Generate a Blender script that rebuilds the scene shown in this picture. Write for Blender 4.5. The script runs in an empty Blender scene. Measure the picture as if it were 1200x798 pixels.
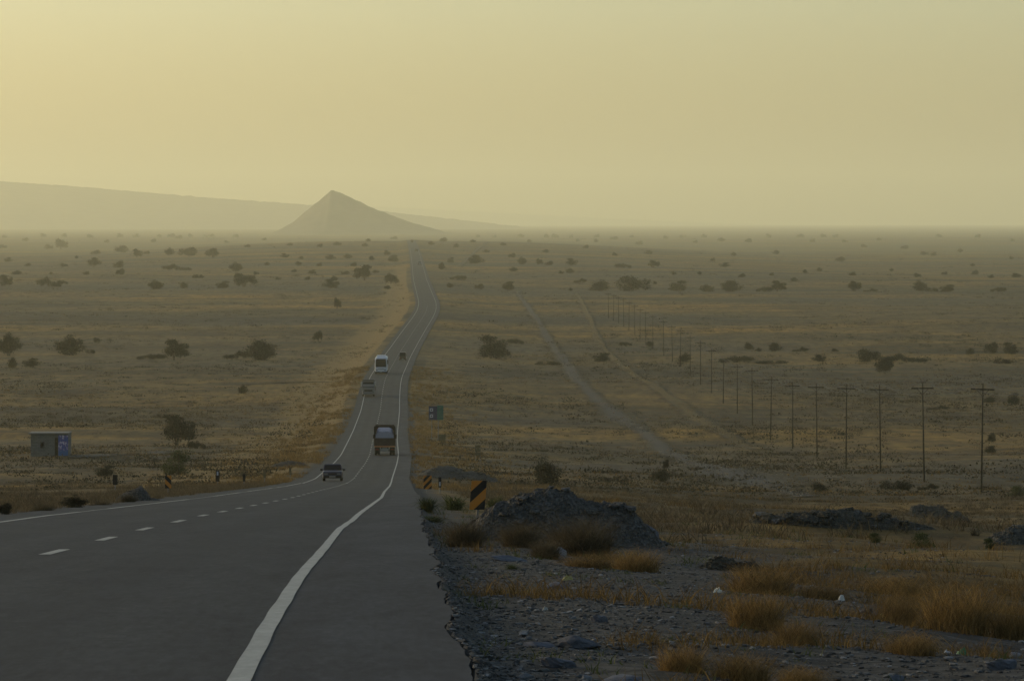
import bpy, math, random
import numpy as np
from mathutils import Vector, Matrix
random.seed(7); RNG = np.random.default_rng(11)
scene = bpy.context.scene
COL = scene.collection
F = 4500.0            # focal length in pixels of a 1200 px wide frame (a 135 mm lens)
CX, HY = 600.0, 262.0 # optical axis column, eye-level row

# ------------------------------------------------------------------ helpers
def smooth(x, a, b):
    t = np.clip((np.asarray(x, float)-a)/(b-a), 0, 1); return t*t*(3-2*t)

_perm = np.random.default_rng(3).integers(0, 1 << 30, 4096)
def _h(ix, iy):
    n = (ix.astype(np.int64)*73856093) ^ (iy.astype(np.int64)*19349663)
    return _perm[n & 4095]/float(1 << 30)*2*math.pi
def noise2(x, y):
    x = np.asarray(x, float); y = np.asarray(y, float)
    x0 = np.floor(x); y0 = np.floor(y); fx = x-x0; fy = y-y0
    def g(i, j):
        a = _h(x0+i, y0+j); return np.cos(a)*(fx-i)+np.sin(a)*(fy-j)
    u = fx*fx*fx*(fx*(fx*6-15)+10); v = fy*fy*fy*(fy*(fy*6-15)+10)
    return ((g(0,0)*(1-u)+g(1,0)*u)*(1-v)+(g(0,1)*(1-u)+g(1,1)*u)*v)*1.5

def link(o, parent=None):
    COL.objects.link(o)
    if parent is not None: o.parent = parent
    return o
def tag(o, label=None, cat=None, group=None, kind=None):
    if label: o['label'] = label
    if cat: o['category'] = cat
    if group: o['group'] = group
    if kind: o['kind'] = kind
    return o
def empty(name, loc=(0,0,0), rot=None):
    o = bpy.data.objects.new(name, None); o.empty_display_size = 0.3
    if rot is None: o.location = loc
    else: o.matrix_world = Matrix.Translation(Vector(loc)) @ rot.to_4x4()
    return link(o)
def np_mesh(name, verts, faces, mats, fmat=None, smooth_shade=False, attrs=None, uv=None):
    """verts (n,3); faces (m,k) array of one size, or list of lists"""
    me = bpy.data.meshes.new(name)
    verts = np.asarray(verts, np.float32)
    if isinstance(faces, np.ndarray):
        m, k = faces.shape
        me.vertices.add(len(verts)); me.vertices.foreach_set('co', verts.ravel())
        me.loops.add(m*k); me.loops.foreach_set('vertex_index', faces.astype(np.int32).ravel())
        me.polygons.add(m); me.polygons.foreach_set('loop_start', np.arange(0, m*k, k, dtype=np.int32))
        me.polygons.foreach_set('loop_total', np.full(m, k, np.int32))
    else:
        me.from_pydata(verts.tolist(), [], faces)
    for mt in (mats if isinstance(mats, (list, tuple)) else [mats]): me.materials.append(mt)
    if fmat is not None: me.polygons.foreach_set('material_index', np.asarray(fmat, np.int32))
    me.update(calc_edges=True)
    me.polygons.foreach_set('use_smooth', np.full(len(me.polygons), bool(smooth_shade)))
    for k, v in (attrs or {}).items():
        a = me.attributes.new(k, 'FLOAT', 'POINT'); a.data.foreach_set('value', np.asarray(v, np.float32))
    if uv is not None:
        l = me.uv_layers.new(name='UVMap')
        vi = np.empty(len(me.loops), np.int32); me.loops.foreach_get('vertex_index', vi)
        l.data.foreach_set('uv', np.asarray(uv, np.float32)[vi].ravel())
    return me
def mobj(name, me, parent=None, loc=None):
    o = bpy.data.objects.new(name, me)
    if loc is not None: o.location = loc
    return link(o, parent)
def grid_faces(nr, nc):
    i = np.arange(nr*nc).reshape(nr, nc)
    return np.stack([i[:-1,:-1], i[:-1,1:], i[1:,1:], i[1:,:-1]], -1).reshape(-1, 4)

class MB:
    """collects boxes, tubes and panels; build() links them as ONE mesh object"""
    def __init__(s): s.v = []; s.f = []; s.m = []
    def add(s, vs, fs, m=0):
        b = len(s.v); s.v += [tuple(p) for p in vs]; s.f += [[i+b for i in f] for f in fs]; s.m += [m]*len(fs)
    def box(s, x0, x1, y0, y1, z0, z1, m=0, bev=0.0):
        if bev <= 0:
            vs = [(x,y,z) for z in (z0,z1) for y in (y0,y1) for x in (x0,x1)]
            s.add(vs, [[0,2,3,1],[4,5,7,6],[0,1,5,4],[2,6,7,3],[0,4,6,2],[1,3,7,5]], m); return
        b = bev
        ring = lambda i, z: [(x0+i+b,y0+i,z),(x1-i-b,y0+i,z),(x1-i,y0+i+b,z),(x1-i,y1-i-b,z),(x1-i-b,y1-i,z),(x0+i+b,y1-i,z),(x0+i,y1-i-b,z),(x0+i,y0+i+b,z)]
        s.loft([ring(b, z0), ring(0, z0+b), ring(0, z1-b), ring(b, z1)], m)
    def loft(s, rings, m=0, cap=True, closed=True):
        n = len(rings[0]); vs = [p for r in rings for p in r]; fs = []
        for k in range(len(rings)-1):
            for i in range(n if closed else n-1):
                j = (i+1) % n; fs.append([k*n+i, k*n+j, (k+1)*n+j, (k+1)*n+i])
        if cap: fs.append(list(range(n))[::-1]); fs.append([(len(rings)-1)*n+i for i in range(n)])
        s.add(vs, fs, m)
    def tube(s, p, q, r0, r1=None, n=8, m=0):
        r1 = r0 if r1 is None else r1
        p = Vector(p); q = Vector(q); d = (q-p).normalized()
        a = d.cross(Vector((0,0,1)) if abs(d.z) < .9 else Vector((1,0,0))).normalized(); b = d.cross(a)
        c = lambda o, r: [tuple(o + a*math.cos(t*2*math.pi/n)*r + b*math.sin(t*2*math.pi/n)*r) for t in range(n)]
        s.loft([c(p, r0), c(q, r1)], m)
    def poly(s, pts, m=0): s.add(pts, [list(range(len(pts)))], m)
    def prism(s, prof, x0, x1, m=0):
        """prof: (y,z) outline extruded along x"""
        s.loft([[(x0,y,z) for y,z in prof], [(x1,y,z) for y,z in prof]], m)
    def build(s, name, mats, parent=None, sm=False, loc=None):
        me = np_mesh(name, s.v, s.f, mats, s.m, sm)
        o = mobj(name, me, parent, loc)
        return o

# ------------------------------------------------------------------ materials
class NT:
    def __init__(s, name):
        s.mat = bpy.data.materials.new(name); s.mat.use_nodes = True
        s.t = s.mat.node_tree; s.b = s.t.nodes['Principled BSDF']; s.out = s.t.nodes['Material Output']
    def n(s, typ, **kw):
        nd = s.t.nodes.new(typ)
        for k, v in kw.items():
            if k == 'inp':
                for kk, vv in v.items(): s.put(nd.inputs[kk], vv)
            else: setattr(nd, k, v)
        return nd
    def put(s, sock, v):
        if isinstance(v, bpy.types.NodeSocket): s.t.links.new(v, sock)
        else: sock.default_value = v
    def coord(s, kind='Object'): return s.n('ShaderNodeTexCoord').outputs[kind]
    def pos(s): return s.n('ShaderNodeNewGeometry').outputs['Position']
    def scale(s, vec, sc):
        return s.n('ShaderNodeMapping', inp={'Vector': vec, 'Scale': sc}).outputs[0]
    def noise(s, vec, sc, detail=4, rough=.55, w=0):
        return s.n('ShaderNodeTexNoise', inp={'Vector': vec, 'Scale': sc, 'Detail': detail, 'Roughness': rough}).outputs['Fac']
    def ramp(s, fac, stops):
        r = s.n('ShaderNodeValToRGB'); s.put(r.inputs[0], fac); e = r.color_ramp.elements
        while len(e) < len(stops): e.new(.5)
        for k, (p, c) in enumerate(stops):
            e[k].position = p; e[k].color = c if len(c) == 4 else (*c, 1)
        return r.outputs[0]
    def mix(s, fac, a, b, typ='MIX'):
        m = s.n('ShaderNodeMix', data_type='RGBA', blend_type=typ)
        s.put(m.inputs[0], fac); s.put(m.inputs[6], a if not isinstance(a, tuple) else (*a, 1)[:4]); s.put(m.inputs[7], b if not isinstance(b, tuple) else (*b, 1)[:4])
        return m.outputs[2]
    def math(s, op, a, b=0.0, clamp=False):
        m = s.n('ShaderNodeMath', operation=op, use_clamp=clamp); s.put(m.inputs[0], a); s.put(m.inputs[1], b); return m.outputs[0]
    def attr(s, name): return s.n('ShaderNodeAttribute', attribute_name=name).outputs['Fac']
    def rand(s): return s.n('ShaderNodeObjectInfo').outputs['Random']
    def mrange(s, v, a, b, c=0, d=1):
        m = s.n('ShaderNodeMapRange', interpolation_type='SMOOTHSTEP', inp={0: v, 1: a, 2: b, 3: c, 4: d}); return m.outputs[0]
    def bump(s, h, strength=.4, dist=.02):
        b = s.n('ShaderNodeBump', inp={'Height': h, 'Strength': strength, 'Distance': dist}); s.put(s.b.inputs['Normal'], b.outputs[0])
    def done(s, col=None, rough=.8, metal=0, spec=None):
        if col is not None: s.put(s.b.inputs['Base Color'], col if not isinstance(col, tuple) else (*col, 1)[:4])
        s.put(s.b.inputs['Roughness'], rough); s.put(s.b.inputs['Metallic'], metal)
        if spec is not None: s.put(s.b.inputs['Specular IOR Level'], spec)
        return s.mat
def paint(name, c, rough=.5, metal=0, dirt=.25, sc=3, spec=.5):
    t = NT(name); o = t.coord(); n = t.noise(o, sc, 5, .6)
    dust = (0.20, .165, .11)
    f = t.mrange(n, .45, .75, 0, dirt)
    return t.done(t.mix(f, c, dust), rough, metal, spec)

# ------------------------------------------------------------------ road and terrain heights
_yd = np.array([(798,225),(727,162),(667,108.5),(647,90.6),(618,64.7),(605,53.6),(600.6,48.6),(583,30.2),(576,23.4),(569.6,17.6),(565,14.5),(560.7,13),
 (542.8,10.75),(533,9.75),(515,8.2),(504,7.5),(481,6.55),(465,6.05),(448,5.6),(439.5,5.33),(428,4.95),(419,4.62),(407.6,4.25),(385,3.7),(371.5,3.4),
 (362.6,3.15),(354.5,2.9),(345,2.65),(328,2.25),(315,1.9),(308,1.7),(296,1.42),(286.3,1.15),(281.5,.98)], float)
RD = F/_yd[:,1]; RZ = -(_yd[:,0]-HY)/_yd[:,1]
RD = np.concatenate([[-60, 0], RD, [5500, 6500, 8000, 10500, 15000, 24000, 40000]])
RZ = np.concatenate([[2.3, -1.15], RZ, [-23.8, -27.6, -31, -30.3, -26.7, -21, -12]])
_dd = np.concatenate([np.arange(-60, 300, .5), np.geomspace(300, 40000, 1500)])
def _lp(a, reps):       # light smoothing of the sampled profile, window grows with distance
    for _ in range(reps):
        b = a.copy(); b[1:-1] = (a[:-2]+2*a[1:-1]+a[2:])/4; a = b
    return a
_zz = _lp(np.interp(_dd, RD, RZ), 40)
def zroad(d): return np.interp(d, _dd, _zz)
_rx = np.array([(798,283),(727,317),(667,357),(647.5,376),(618.6,398.5),(610,413),(600.6,422.7),(583,447),(576,450.5),(569.6,456.5),(560.7,459.5),(542.8,465.3),
 (533,467),(515,465.5),(504,466),(481,468.3),(465,468.3),(448.6,469.4),(439.5,471.7),(428,477),(419,480.6),(407.6,486.6),(385,499.4),(371.5,507.7),
 (362.6,511.2),(354.5,511),(345,507),(328,500),(315,496.5),(308,494.5),(296,491),(286.3,487.3),(281.5,484.5)], float)
_sx = np.interp(-_rx[:,0], -_yd[:,0], _yd[:,1])
LD = F/_sx; LX = (_rx[:,1]-CX)/_sx
LD = np.concatenate([[-60], LD, [5200, 6000, 40000]]); LX = np.concatenate([[.6], LX, [-128, -150, -1200]])
_xx = _lp(np.interp(_dd, LD, LX), 70)
def xline(d): return np.interp(d, _dd, _xx)          # right edge line
LANE = 3.45; SHR = 1.5; SHL = 1.2
def redge(d): return xline(d)+np.interp(d, [0, 22, 35, 55, 90, 150], [1.16, 1.18, 1.34, 1.46, 1.40, 1.52])+.03+np.where(np.asarray(d) < 400, .08*noise2(np.asarray(d)*.30, 7.7)+.035*noise2(np.asarray(d)*1.1, 3.1), 0)
def ledge(d): return xline(d)-2*LANE-SHL-.07+np.where(np.asarray(d) < 500, .12*noise2(np.asarray(d)*.3, 1.7), 0)
ROAD_END = 5200.0
def offs(x, d):   # signed distance outside the asphalt: >0 right, <0 left, 0 on it
    r = x-redge(d); l = x-ledge(d)
    return np.where(r > 0, r, np.where(l < 0, l, 0.0))
def hgt(x, d, fine=True):
    x = np.asarray(x, float); d = np.asarray(d, float)
    o = offs(x, d); a = np.abs(o)
    on = (d < ROAD_END)
    z = zroad(d)
    step = np.maximum(.14, .0075*np.abs(d))            # mesh resolution there
    k = smooth(a, .3, 7)
    def oct(w, amp, sx, sy, lo=0):
        return amp*noise2(x/w+sx, d/w+sy)*np.clip((w/step-2.2)/3, 0, 1)
    n = oct(420, 1.6, 3.3, 9.1)*smooth(a, 20, 200)*smooth(d, 300, 900) + oct(70, .7, 1.1, 5.7)*smooth(a, 4, 40)*smooth(d, 80, 300)
    n += oct(19, .5, 8.3, 2.2)*smooth(a, 1.5, 12)
    if fine:
        n += oct(6, .26, 4.4, 7.1)*k + oct(2.1, .12, .3, .9)*k + oct(.8, .055, 5.5, 1.9)*smooth(a, .05, .8) + oct(.33, .028, 2.5, 3.9)*smooth(a, .02, .3)
    # land beside the road: falls away a little on the right, road on a low bank on the plain
    drop = np.where(o > 0, -.14*smooth(a, 0, .25)-.055*np.minimum(a, 30)*smooth(a, .2, 3), -.05*smooth(a, 0, .4)-.035*np.minimum(a, 14)*smooth(a, .5, 4))
    drop = np.where(o > 0, drop, drop - .9*smooth(a, .8, 9)*smooth(d, 350, 700))
    drop = drop-np.interp(d, [1800, 2400, 3200, 4000, 4700, 5500, 6500, 8000], [0, 4, 8.5, 11.5, 13.5, 10, 5.5, 0])*smooth(a, 50, 420)
    under = np.where((a == 0) & on, -.35, 0.0)
    edge_in = np.minimum(np.abs(x-redge(d)), np.abs(x-ledge(d)))
    under = np.where((a == 0), under*np.clip(edge_in/np.maximum(.25, .002*d), .35, 1), under)
    return z+n+drop+under
def ground_at(px, py, dmin=12, dmax=9000, fine=False):
    """where the sight line through a photo pixel meets the land: (x, d, z)"""
    d = np.geomspace(dmin, dmax, 4000)
    x = (px-CX)*d/F; ray = -(py-HY)*d/F
    h = hgt(x, d, fine)
    i = np.argmax(ray <= h)
    if ray[i] > h[i]: i = len(d)-1
    return float(x[i]), float(d[i]), float(h[i])
# ------------------------------------------------------------------ camera, world, sun, haze
cam = bpy.data.cameras.new('camera'); cam.sensor_width = 36; cam.lens = 36*F/1200; cam.clip_start = .5; cam.clip_end = 60000
cam.shift_x = 0; cam.shift_y = -(399-HY)/1200
camo = link(bpy.data.objects.new('camera', cam)); camo.rotation_euler = (math.pi/2, 0, 0); scene.camera = camo

SUN_EL, SUN_AZ = math.radians(9.5), math.radians(-60)     # low and to the left of the view, behind dust
sv = Vector((math.sin(SUN_AZ)*math.cos(SUN_EL), math.cos(SUN_AZ)*math.cos(SUN_EL), math.sin(SUN_EL)))
w = bpy.data.worlds.new('World'); scene.world = w; w.use_nodes = True
nt = w.node_tree; bg = nt.nodes['Background']
sky = nt.nodes.new('ShaderNodeTexSky'); sky.sky_type = 'NISHITA'; sky.sun_disc = False
sky.sun_elevation = SUN_EL; sky.sun_rotation = SUN_AZ; sky.air_density = 1.0; sky.dust_density = 3.0; sky.ozone_density = 1.0; sky.altitude = 200
tint = nt.nodes.new('ShaderNodeMix'); tint.data_type = 'RGBA'; tint.blend_type = 'MULTIPLY'; tint.inputs[0].default_value = 1
tint.inputs[7].default_value = (.90, .972, 1.02, 1)      # greenish cast of the dusty air
nt.links.new(sky.outputs[0], tint.inputs[6]); nt.links.new(tint.outputs[2], bg.inputs[0])
bg.inputs[1].default_value = .15
sl = bpy.data.lights.new('sun', 'SUN'); sl.energy = 1.5; sl.angle = math.radians(6); sl.color = (1, .80, .52)
so = link(bpy.data.objects.new('sun', sl)); so.rotation_euler = sv.to_track_quat('Z', 'Y').to_euler(); so.location = (-200, 300, 200)

hz = NT('dust_haze'); hz.t.nodes.remove(hz.b)
pv = hz.t.nodes.new('ShaderNodeVolumePrincipled')
pv.inputs['Color'].default_value = (.98, .96, .68, 1); pv.inputs['Density'].default_value = 7.8e-5; pv.inputs['Anisotropy'].default_value = .35
hz.t.links.new(pv.outputs[0], hz.out.inputs['Volume'])
mb = MB(); mb.box(-24000, 24000, -3000, 44000, -75, 560)
tag(mb.build('haze', hz.mat), kind='stuff')

scene.render.engine = 'CYCLES'; cy = scene.cycles
cy.use_denoising = True; cy.denoiser = 'OPENIMAGEDENOISE'; cy.denoising_input_passes = 'RGB_ALBEDO_NORMAL'
cy.max_bounces = 5; cy.diffuse_bounces = 2; cy.glossy_bounces = 2; cy.transmission_bounces = 2; cy.volume_bounces = 2; cy.transparent_max_bounces = 12
cy.sample_clamp_indirect = 4; cy.caustics_reflective = False; cy.caustics_refractive = False
vs_ = scene.view_settings; vs_.view_transform = 'Standard'; vs_.look = 'None'; vs_.exposure = .56; vs_.gamma = 1; vs_.use_curve_mapping = False

# ------------------------------------------------------------------ ground
def ground_material():
    t = NT('desert_ground'); p = t.pos(); ln = t.n('ShaderNodeVectorMath', operation='MULTIPLY', inp={0: p, 1: (1, 1, 0)}).outputs[0]
    big = t.noise(ln, .0035, 4, .6); mid = t.noise(t.scale(ln, (.45, 1, 1)), .016, 7, .70); sm = t.noise(ln, .19, 5, .65); fi = t.noise(ln, 2.6, 6, .7)
    grass = t.ramp(mid, [(.34, (.030, .024, .013)), (.44, (.062, .043, .017)), (.51, (.128, .082, .024)), (.58, (.145, .094, .029)), (.67, (.046, .036, .018))])
    soil = t.ramp(sm, [(.30, (.034, .029, .021)), (.5, (.056, .047, .033)), (.72, (.090, .075, .053))])
    f = t.mrange(t.math('ADD', t.math('MULTIPLY', big, .75), t.math('MULTIPLY', mid, .4)), .50, .66)
    c = t.mix(f, grass, soil)
    dk = t.mrange(t.noise(t.scale(ln, (.5, .8, 1)), .16, 7, .78), .52, .62, 0, .7)        # low dark weeds between
    c = t.mix(dk, c, (.036, .035, .024))
    bnd = t.noise(t.scale(ln, (.0013, .0062, 1)), 1.0, 6, .68); c = t.mix(1.0, c, t.ramp(bnd, [(.36, (.52, .54, .50)), (.48, (.98, .97, .90)), (.56, (1.55, 1.36, .84)), (.68, (.80, .80, .82))]), 'MULTIPLY')
    s1 = t.noise(t.scale(ln, (.42, .075, 1)), 1.0, 6, .72); s2 = t.noise(t.scale(ln, (.085, .022, 1)), 1.0, 5, .7)
    c = t.mix(1.0, c, t.ramp(s1, [(.34, (.48, .47, .46)), (.5, (.98, .98, .98)), (.66, (1.38, 1.36, 1.28))]), 'MULTIPLY'); c = t.mix(1.0, c, t.ramp(s2, [(.34, (.62, .60, .58)), (.5, (1, 1, 1)), (.66, (1.25, 1.23, 1.16))]), 'MULTIPLY')
    gv = t.attr('gravel'); st = t.n('ShaderNodeTexVoronoi', inp={'Vector': ln, 'Scale': 9.0}).outputs['Color']
    stv = t.n('ShaderNodeSeparateColor', inp={0: st}).outputs[0]
    gcol = t.ramp(t.math('ADD', t.math('MULTIPLY', fi, .55), t.math('MULTIPLY', stv, .45)), [(.25, (.022, .021, .019)), (.5, (.041, .039, .036)), (.75, (.064, .061, .057)), (.9, (.105, .102, .097))])
    gcol = t.mix(.0, gcol, (.05, .05, .05)); gn = t.mrange(t.math('ADD', gv, t.math('MULTIPLY', t.math('SUBTRACT', t.noise(ln, .55, 6, .7), .5), 1.6)), .35, .65)
    c = t.mix(gn, c, gcol)
    oc = t.attr('ochre'); on_ = t.mrange(t.math('ADD', oc, t.math('MULTIPLY', t.math('SUBTRACT', t.noise(ln, .09, 7, .75), .5), 1.9)), .4, .7)
    och = t.ramp(fi, [(.3, (.095, .062, .023)), (.55, (.175, .115, .038)), (.75, (.23, .158, .062))])
    c = t.mix(on_, c, och)
    c = t.mix(1.0, c, t.ramp(t.math('ADD', t.math('MULTIPLY', fi, .5), t.math('MULTIPLY', t.noise(t.scale(ln, (.6, 1, 1)), .75, 6, .75), .5)), [(.33, (.55, .55, .55)), (.5, (1, 1, 1)), (.66, (1.42, 1.40, 1.36))]), 'MULTIPLY')
    t.bump(t.math('ADD', fi, t.math('MULTIPLY', t.noise(ln, 14, 4, .7), .4)), .6, .05)
    c = t.mix(1.0, c, (.90, .89, .86), 'MULTIPLY'); return t.done(c, .95, 0, .10)
M_ground = ground_material()
ds = [-60.0]
while ds[-1] < 40500: ds.append(ds[-1]+max(.14 if 12 < ds[-1] < 60 else .6 if ds[-1] < 12 else 0, .0068*abs(ds[-1])))
ds = np.array(ds); uu = np.concatenate([-np.geomspace(6, 1.06, 36), np.linspace(-1, 1, 460), np.geomspace(1.06, 6, 36)])
D, U = np.meshgrid(ds, uu, indexing='ij')
X = U*(7+.150*np.maximum(D, 0))
# put a column pair close to each asphalt edge by letting the mesh follow the road sideways near it
Zg = hgt(X, D); o_ = offs(X, D); a_ = np.abs(o_)
grav = np.where(o_ > 0, smooth(D, 2, 14)*(1-smooth(D, 75, 130))*(1-.75*smooth(o_ + .035*D, 4.5, 10)), 0)
grav = np.maximum(grav, .75*np.where((o_ != 0) & (D < 700), 1-smooth(a_, .5, 2.2), 0))
ochre = np.where(o_ < 0, smooth(a_, 1.2, 3)*(1-smooth(a_, 5, 25))*smooth(D, 230, 380)*(1-smooth(D, 1500, 3600))*.95, 0)
ochre = np.maximum(ochre, np.where(o_ > 0, smooth(a_, 1.5, 3)*(1-smooth(a_, 8, 40))*smooth(D, 230, 420)*(1-smooth(D, 900, 2200))*.48, 0))
ochre = np.maximum(ochre, np.where(o_ > 0, .36*smooth(o_, 3.5, 7)*(1-smooth(D, 90, 200)), 0))
me = np_mesh('ground', np.stack([X, D, Zg], -1).reshape(-1, 3), grid_faces(*D.shape), M_ground, None, True, {'gravel': grav.ravel(), 'ochre': ochre.ravel()})
tag(mobj('ground', me), kind='structure')

# ------------------------------------------------------------------ road
def asphalt_material():
    t = NT('asphalt'); uv = t.coord('UV'); p = t.pos()
    sep = t.n('ShaderNodeSeparateXYZ', inp={0: uv}); u, v = sep.outputs[0], sep.outputs[1]
    lo = t.noise(t.scale(uv, (1.1, .025, 1)), 1.0, 4, .6); mo = t.noise(t.scale(uv, (.6, .11, 1)), 1.0, 5, .65); fi = t.noise(p, 38, 4, .8); sp = t.noise(p, 5, 5, .7)
    c = t.ramp(lo, [(.3, (.0170, .0180, .0205)), (.7, (.0255, .0267, .0295))])
    c = t.mix(t.mrange(mo, .42, .64, 0, .6), c, (.016, .0165, .0175))
    gr = t.noise(t.scale(uv, (13, 2.0, 1)), 1.0, 5, .75); g2 = t.noise(t.scale(uv, (3.2, .45, 1)), 1.0, 6, .75)
    # polished wheel tracks in the two lanes
    def band(c0, w, amt):
        d = t.math('ABSOLUTE', t.math('SUBTRACT', u, c0)); return t.mrange(d, w, 0, 0, amt)
    tr = None
    for c0 in (-.95, -2.55, -4.4, -6.0):
        b = band(c0, .55, .35); tr = b if tr is None else t.math('MAXIMUM', tr, b)
    c = t.mix(tr, c, (.031, .032, .0335))
    # darker new strip just outside the edge line, older bluish shoulder beyond
    sh = t.mrange(u, .36, .40); c = t.mix(sh, c, t.ramp(mo, [(.35, (.020, .021, .025)), (.7, (.027, .028, .0325))]))
    ns = t.math('MULTIPLY', t.mrange(u, .07, .10), t.math('SUBTRACT', 1.0, sh)); c = t.mix(ns, c, (.019, .0195, .0235))
    c = t.mix(1.0, c, t.ramp(fi, [(.3, (.8, .8, .8)), (.7, (1.2, 1.2, 1.2))]), 'MULTIPLY')
    c = t.mix(1.0, c, t.ramp(gr, [(.3, (.58, .58, .58)), (.5, (.95, .95, .95)), (.72, (1.5, 1.5, 1.48))]), 'MULTIPLY'); c = t.mix(1.0, c, t.ramp(g2, [(.3, (.62, .62, .63)), (.7, (1.32, 1.32, 1.3))]), 'MULTIPLY')
    for c0 in (-1.75, -5.2):
        d_ = t.math('ABSOLUTE', t.math('SUBTRACT', u, c0)); c = t.mix(t.math('MULTIPLY', t.mrange(d_, .6, 0, 0, .45), t.mrange(lo, .35, .6)), c, (.015, .015, .016))
    ck = t.n('ShaderNodeTexVoronoi', feature='DISTANCE_TO_EDGE', inp={'Vector': t.n('ShaderNodeVectorMath', operation='ADD', inp={0: t.scale(uv, (.55, .16, 1)), 1: t.n('ShaderNodeTexNoise', inp={'Vector': t.scale(uv, (2, .6, 1)), 'Scale': 1.0, 'Detail': 4}).outputs['Color']}).outputs[0], 'Scale': 1.0}).outputs['Distance']
    c = t.mix(t.math('MULTIPLY', t.mrange(ck, .014, .004, 0, .8), t.mrange(mo, .42, .6)), c, (.010, .010, .011))
    c = t.mix(t.mrange(sp, .62, .75, 0, .35), c, (.07, .067, .06))
    # swept tyre marks on the near shoulder
    arc = t.math('SUBTRACT', u, t.math('ADD', 1.0, t.math('MULTIPLY', t.math('POWER', t.math('SUBTRACT', v, 24.0), 2.0), .012)))
    for dx in (0.0, .10):
        m = t.mrange(t.math('ABSOLUTE', t.math('ADD', arc, dx)), .028, .012, 0, .5)
        m = t.math('MULTIPLY', m, t.mrange(v, 29.5, 27.5)); c = t.mix(m, c, (.018, .018, .021))
    t.bump(fi, .35, .012)
    r = t.ramp(mo, [(.3, (.82,)*3), (.7, (.70,)*3)])
    return t.done(c, r, 0, .085)
M_asphalt = asphalt_material()
rd = [-60.0]
while rd[-1] < ROAD_END: rd.append(rd[-1]+max(.3, .005*abs(rd[-1])))
rd = np.array(rd)
xl, xr, xe = ledge(rd), redge(rd), xline(rd)
cols = [xl-.03, xl] + [xe-2*LANE, xe-1.5*LANE, xe-LANE, xe-.5*LANE, xe, xe+.38, (xe+.38+xr)/2, xr, xr+.03]
zr = zroad(rd)
Xr = np.stack(cols, 1); Zr = np.repeat(zr[:,None], len(cols), 1); Zr[:,0] -= .3; Zr[:,-1] -= .3
Dr = np.repeat(rd[:,None], len(cols), 1); UVr = np.stack([Xr-xe[:,None], Dr], -1)
me = np_mesh('road', np.stack([Xr, Dr, Zr], -1).reshape(-1, 3), grid_faces(*Xr.shape), M_asphalt, None, False, None, UVr.reshape(-1, 2))
tag(mobj('road', me), kind='structure')

def marking_material():
    t = NT('road_paint'); p = t.pos(); n = t.noise(p, 2.2, 6, .75); f = t.noise(p, 30, 3, .7); wv = t.attr('wear')
    c = t.ramp(n, [(.3, (.19, .193, .175)), (.7, (.27, .27, .245))])
    f = t.noise(t.scale(p, (9, 1.6, 1)), 1.0, 5, .75); k = t.math('ADD', t.math('MULTIPLY', f, .5), t.math('MULTIPLY', n, .5)); c = t.mix(1.0, c, t.ramp(f, [(.3, (.78, .78, .76)), (.6, (1.04, 1.04, 1.04))]), 'MULTIPLY')
    c = t.mix(t.math('MULTIPLY', t.mrange(t.math('ADD', k, t.math('MULTIPLY', wv, .35)), .57, .72), .9), c, (.042, .043, .042))
    return t.done(c, .7, 0, .3)
M_mark = marking_material()
def strip(off, w, d0, d1, z=.006, wob=0.0, seed=0.0, wear=0.0):
    dd = rd[(rd >= d0) & (rd <= d1)]; dd = np.unique(np.concatenate([[d0], dd, [d1]]))
    c = xline(dd)+off+wob*noise2(dd*.33, seed); h = w/2*(1+.05*noise2(dd*.28, seed+4)+.04*noise2(dd*1.7, seed+9))
    zz = np.interp(dd, rd, zr)+z
    v = np.stack([np.stack([c-h, dd, zz], 1), np.stack([c+h, dd, zz], 1)], 1)
    return v.reshape(-1, 3), grid_faces(len(dd), 2), np.full(len(dd)*2, wear)
def join(parts):
    V = []; Fc = []; A = []; b = 0
    for v, f, a in parts: V.append(v); Fc.append(f+b); A.append(a); b += len(v)
    return np.concatenate(V), np.concatenate(Fc), np.concatenate(A)
v, f, a = join([strip(0, .125, -20, 3500, .006, .012, 2.0, -.12)])
tag(mobj('edge_line', np_mesh('edge_line', v, f, M_mark, None, False, {'wear': a})), kind='structure')
segs = []; d = 40.0
while d < 330:
    k = d
    segs.append(strip(-2*LANE, .14, k, min(k+9, 330), .006, .02, 5.0, random.choice([.15, .35, .6, .9]) if d < 260 else .1)); d += 9
segs.append(strip(-2*LANE, .14, 330, 3500, .006, .02, 5.0, .05))
v, f, a = join(segs); tag(mobj('far_edge_line', np_mesh('far_edge_line', v, f, M_mark, None, False, {'wear': a})), kind='structure')
segs = []; d = 30.2
while d < 1500: segs.append(strip(-LANE, .15, d, d+3.0, .006, 0, 8.0, -.05 if d < 200 else .1)); d += 9.05
v, f, a = join(segs); tag(mobj('centre_line', np_mesh('centre_line', v, f, M_mark, None, False, {'wear': a})), kind='structure')

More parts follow.
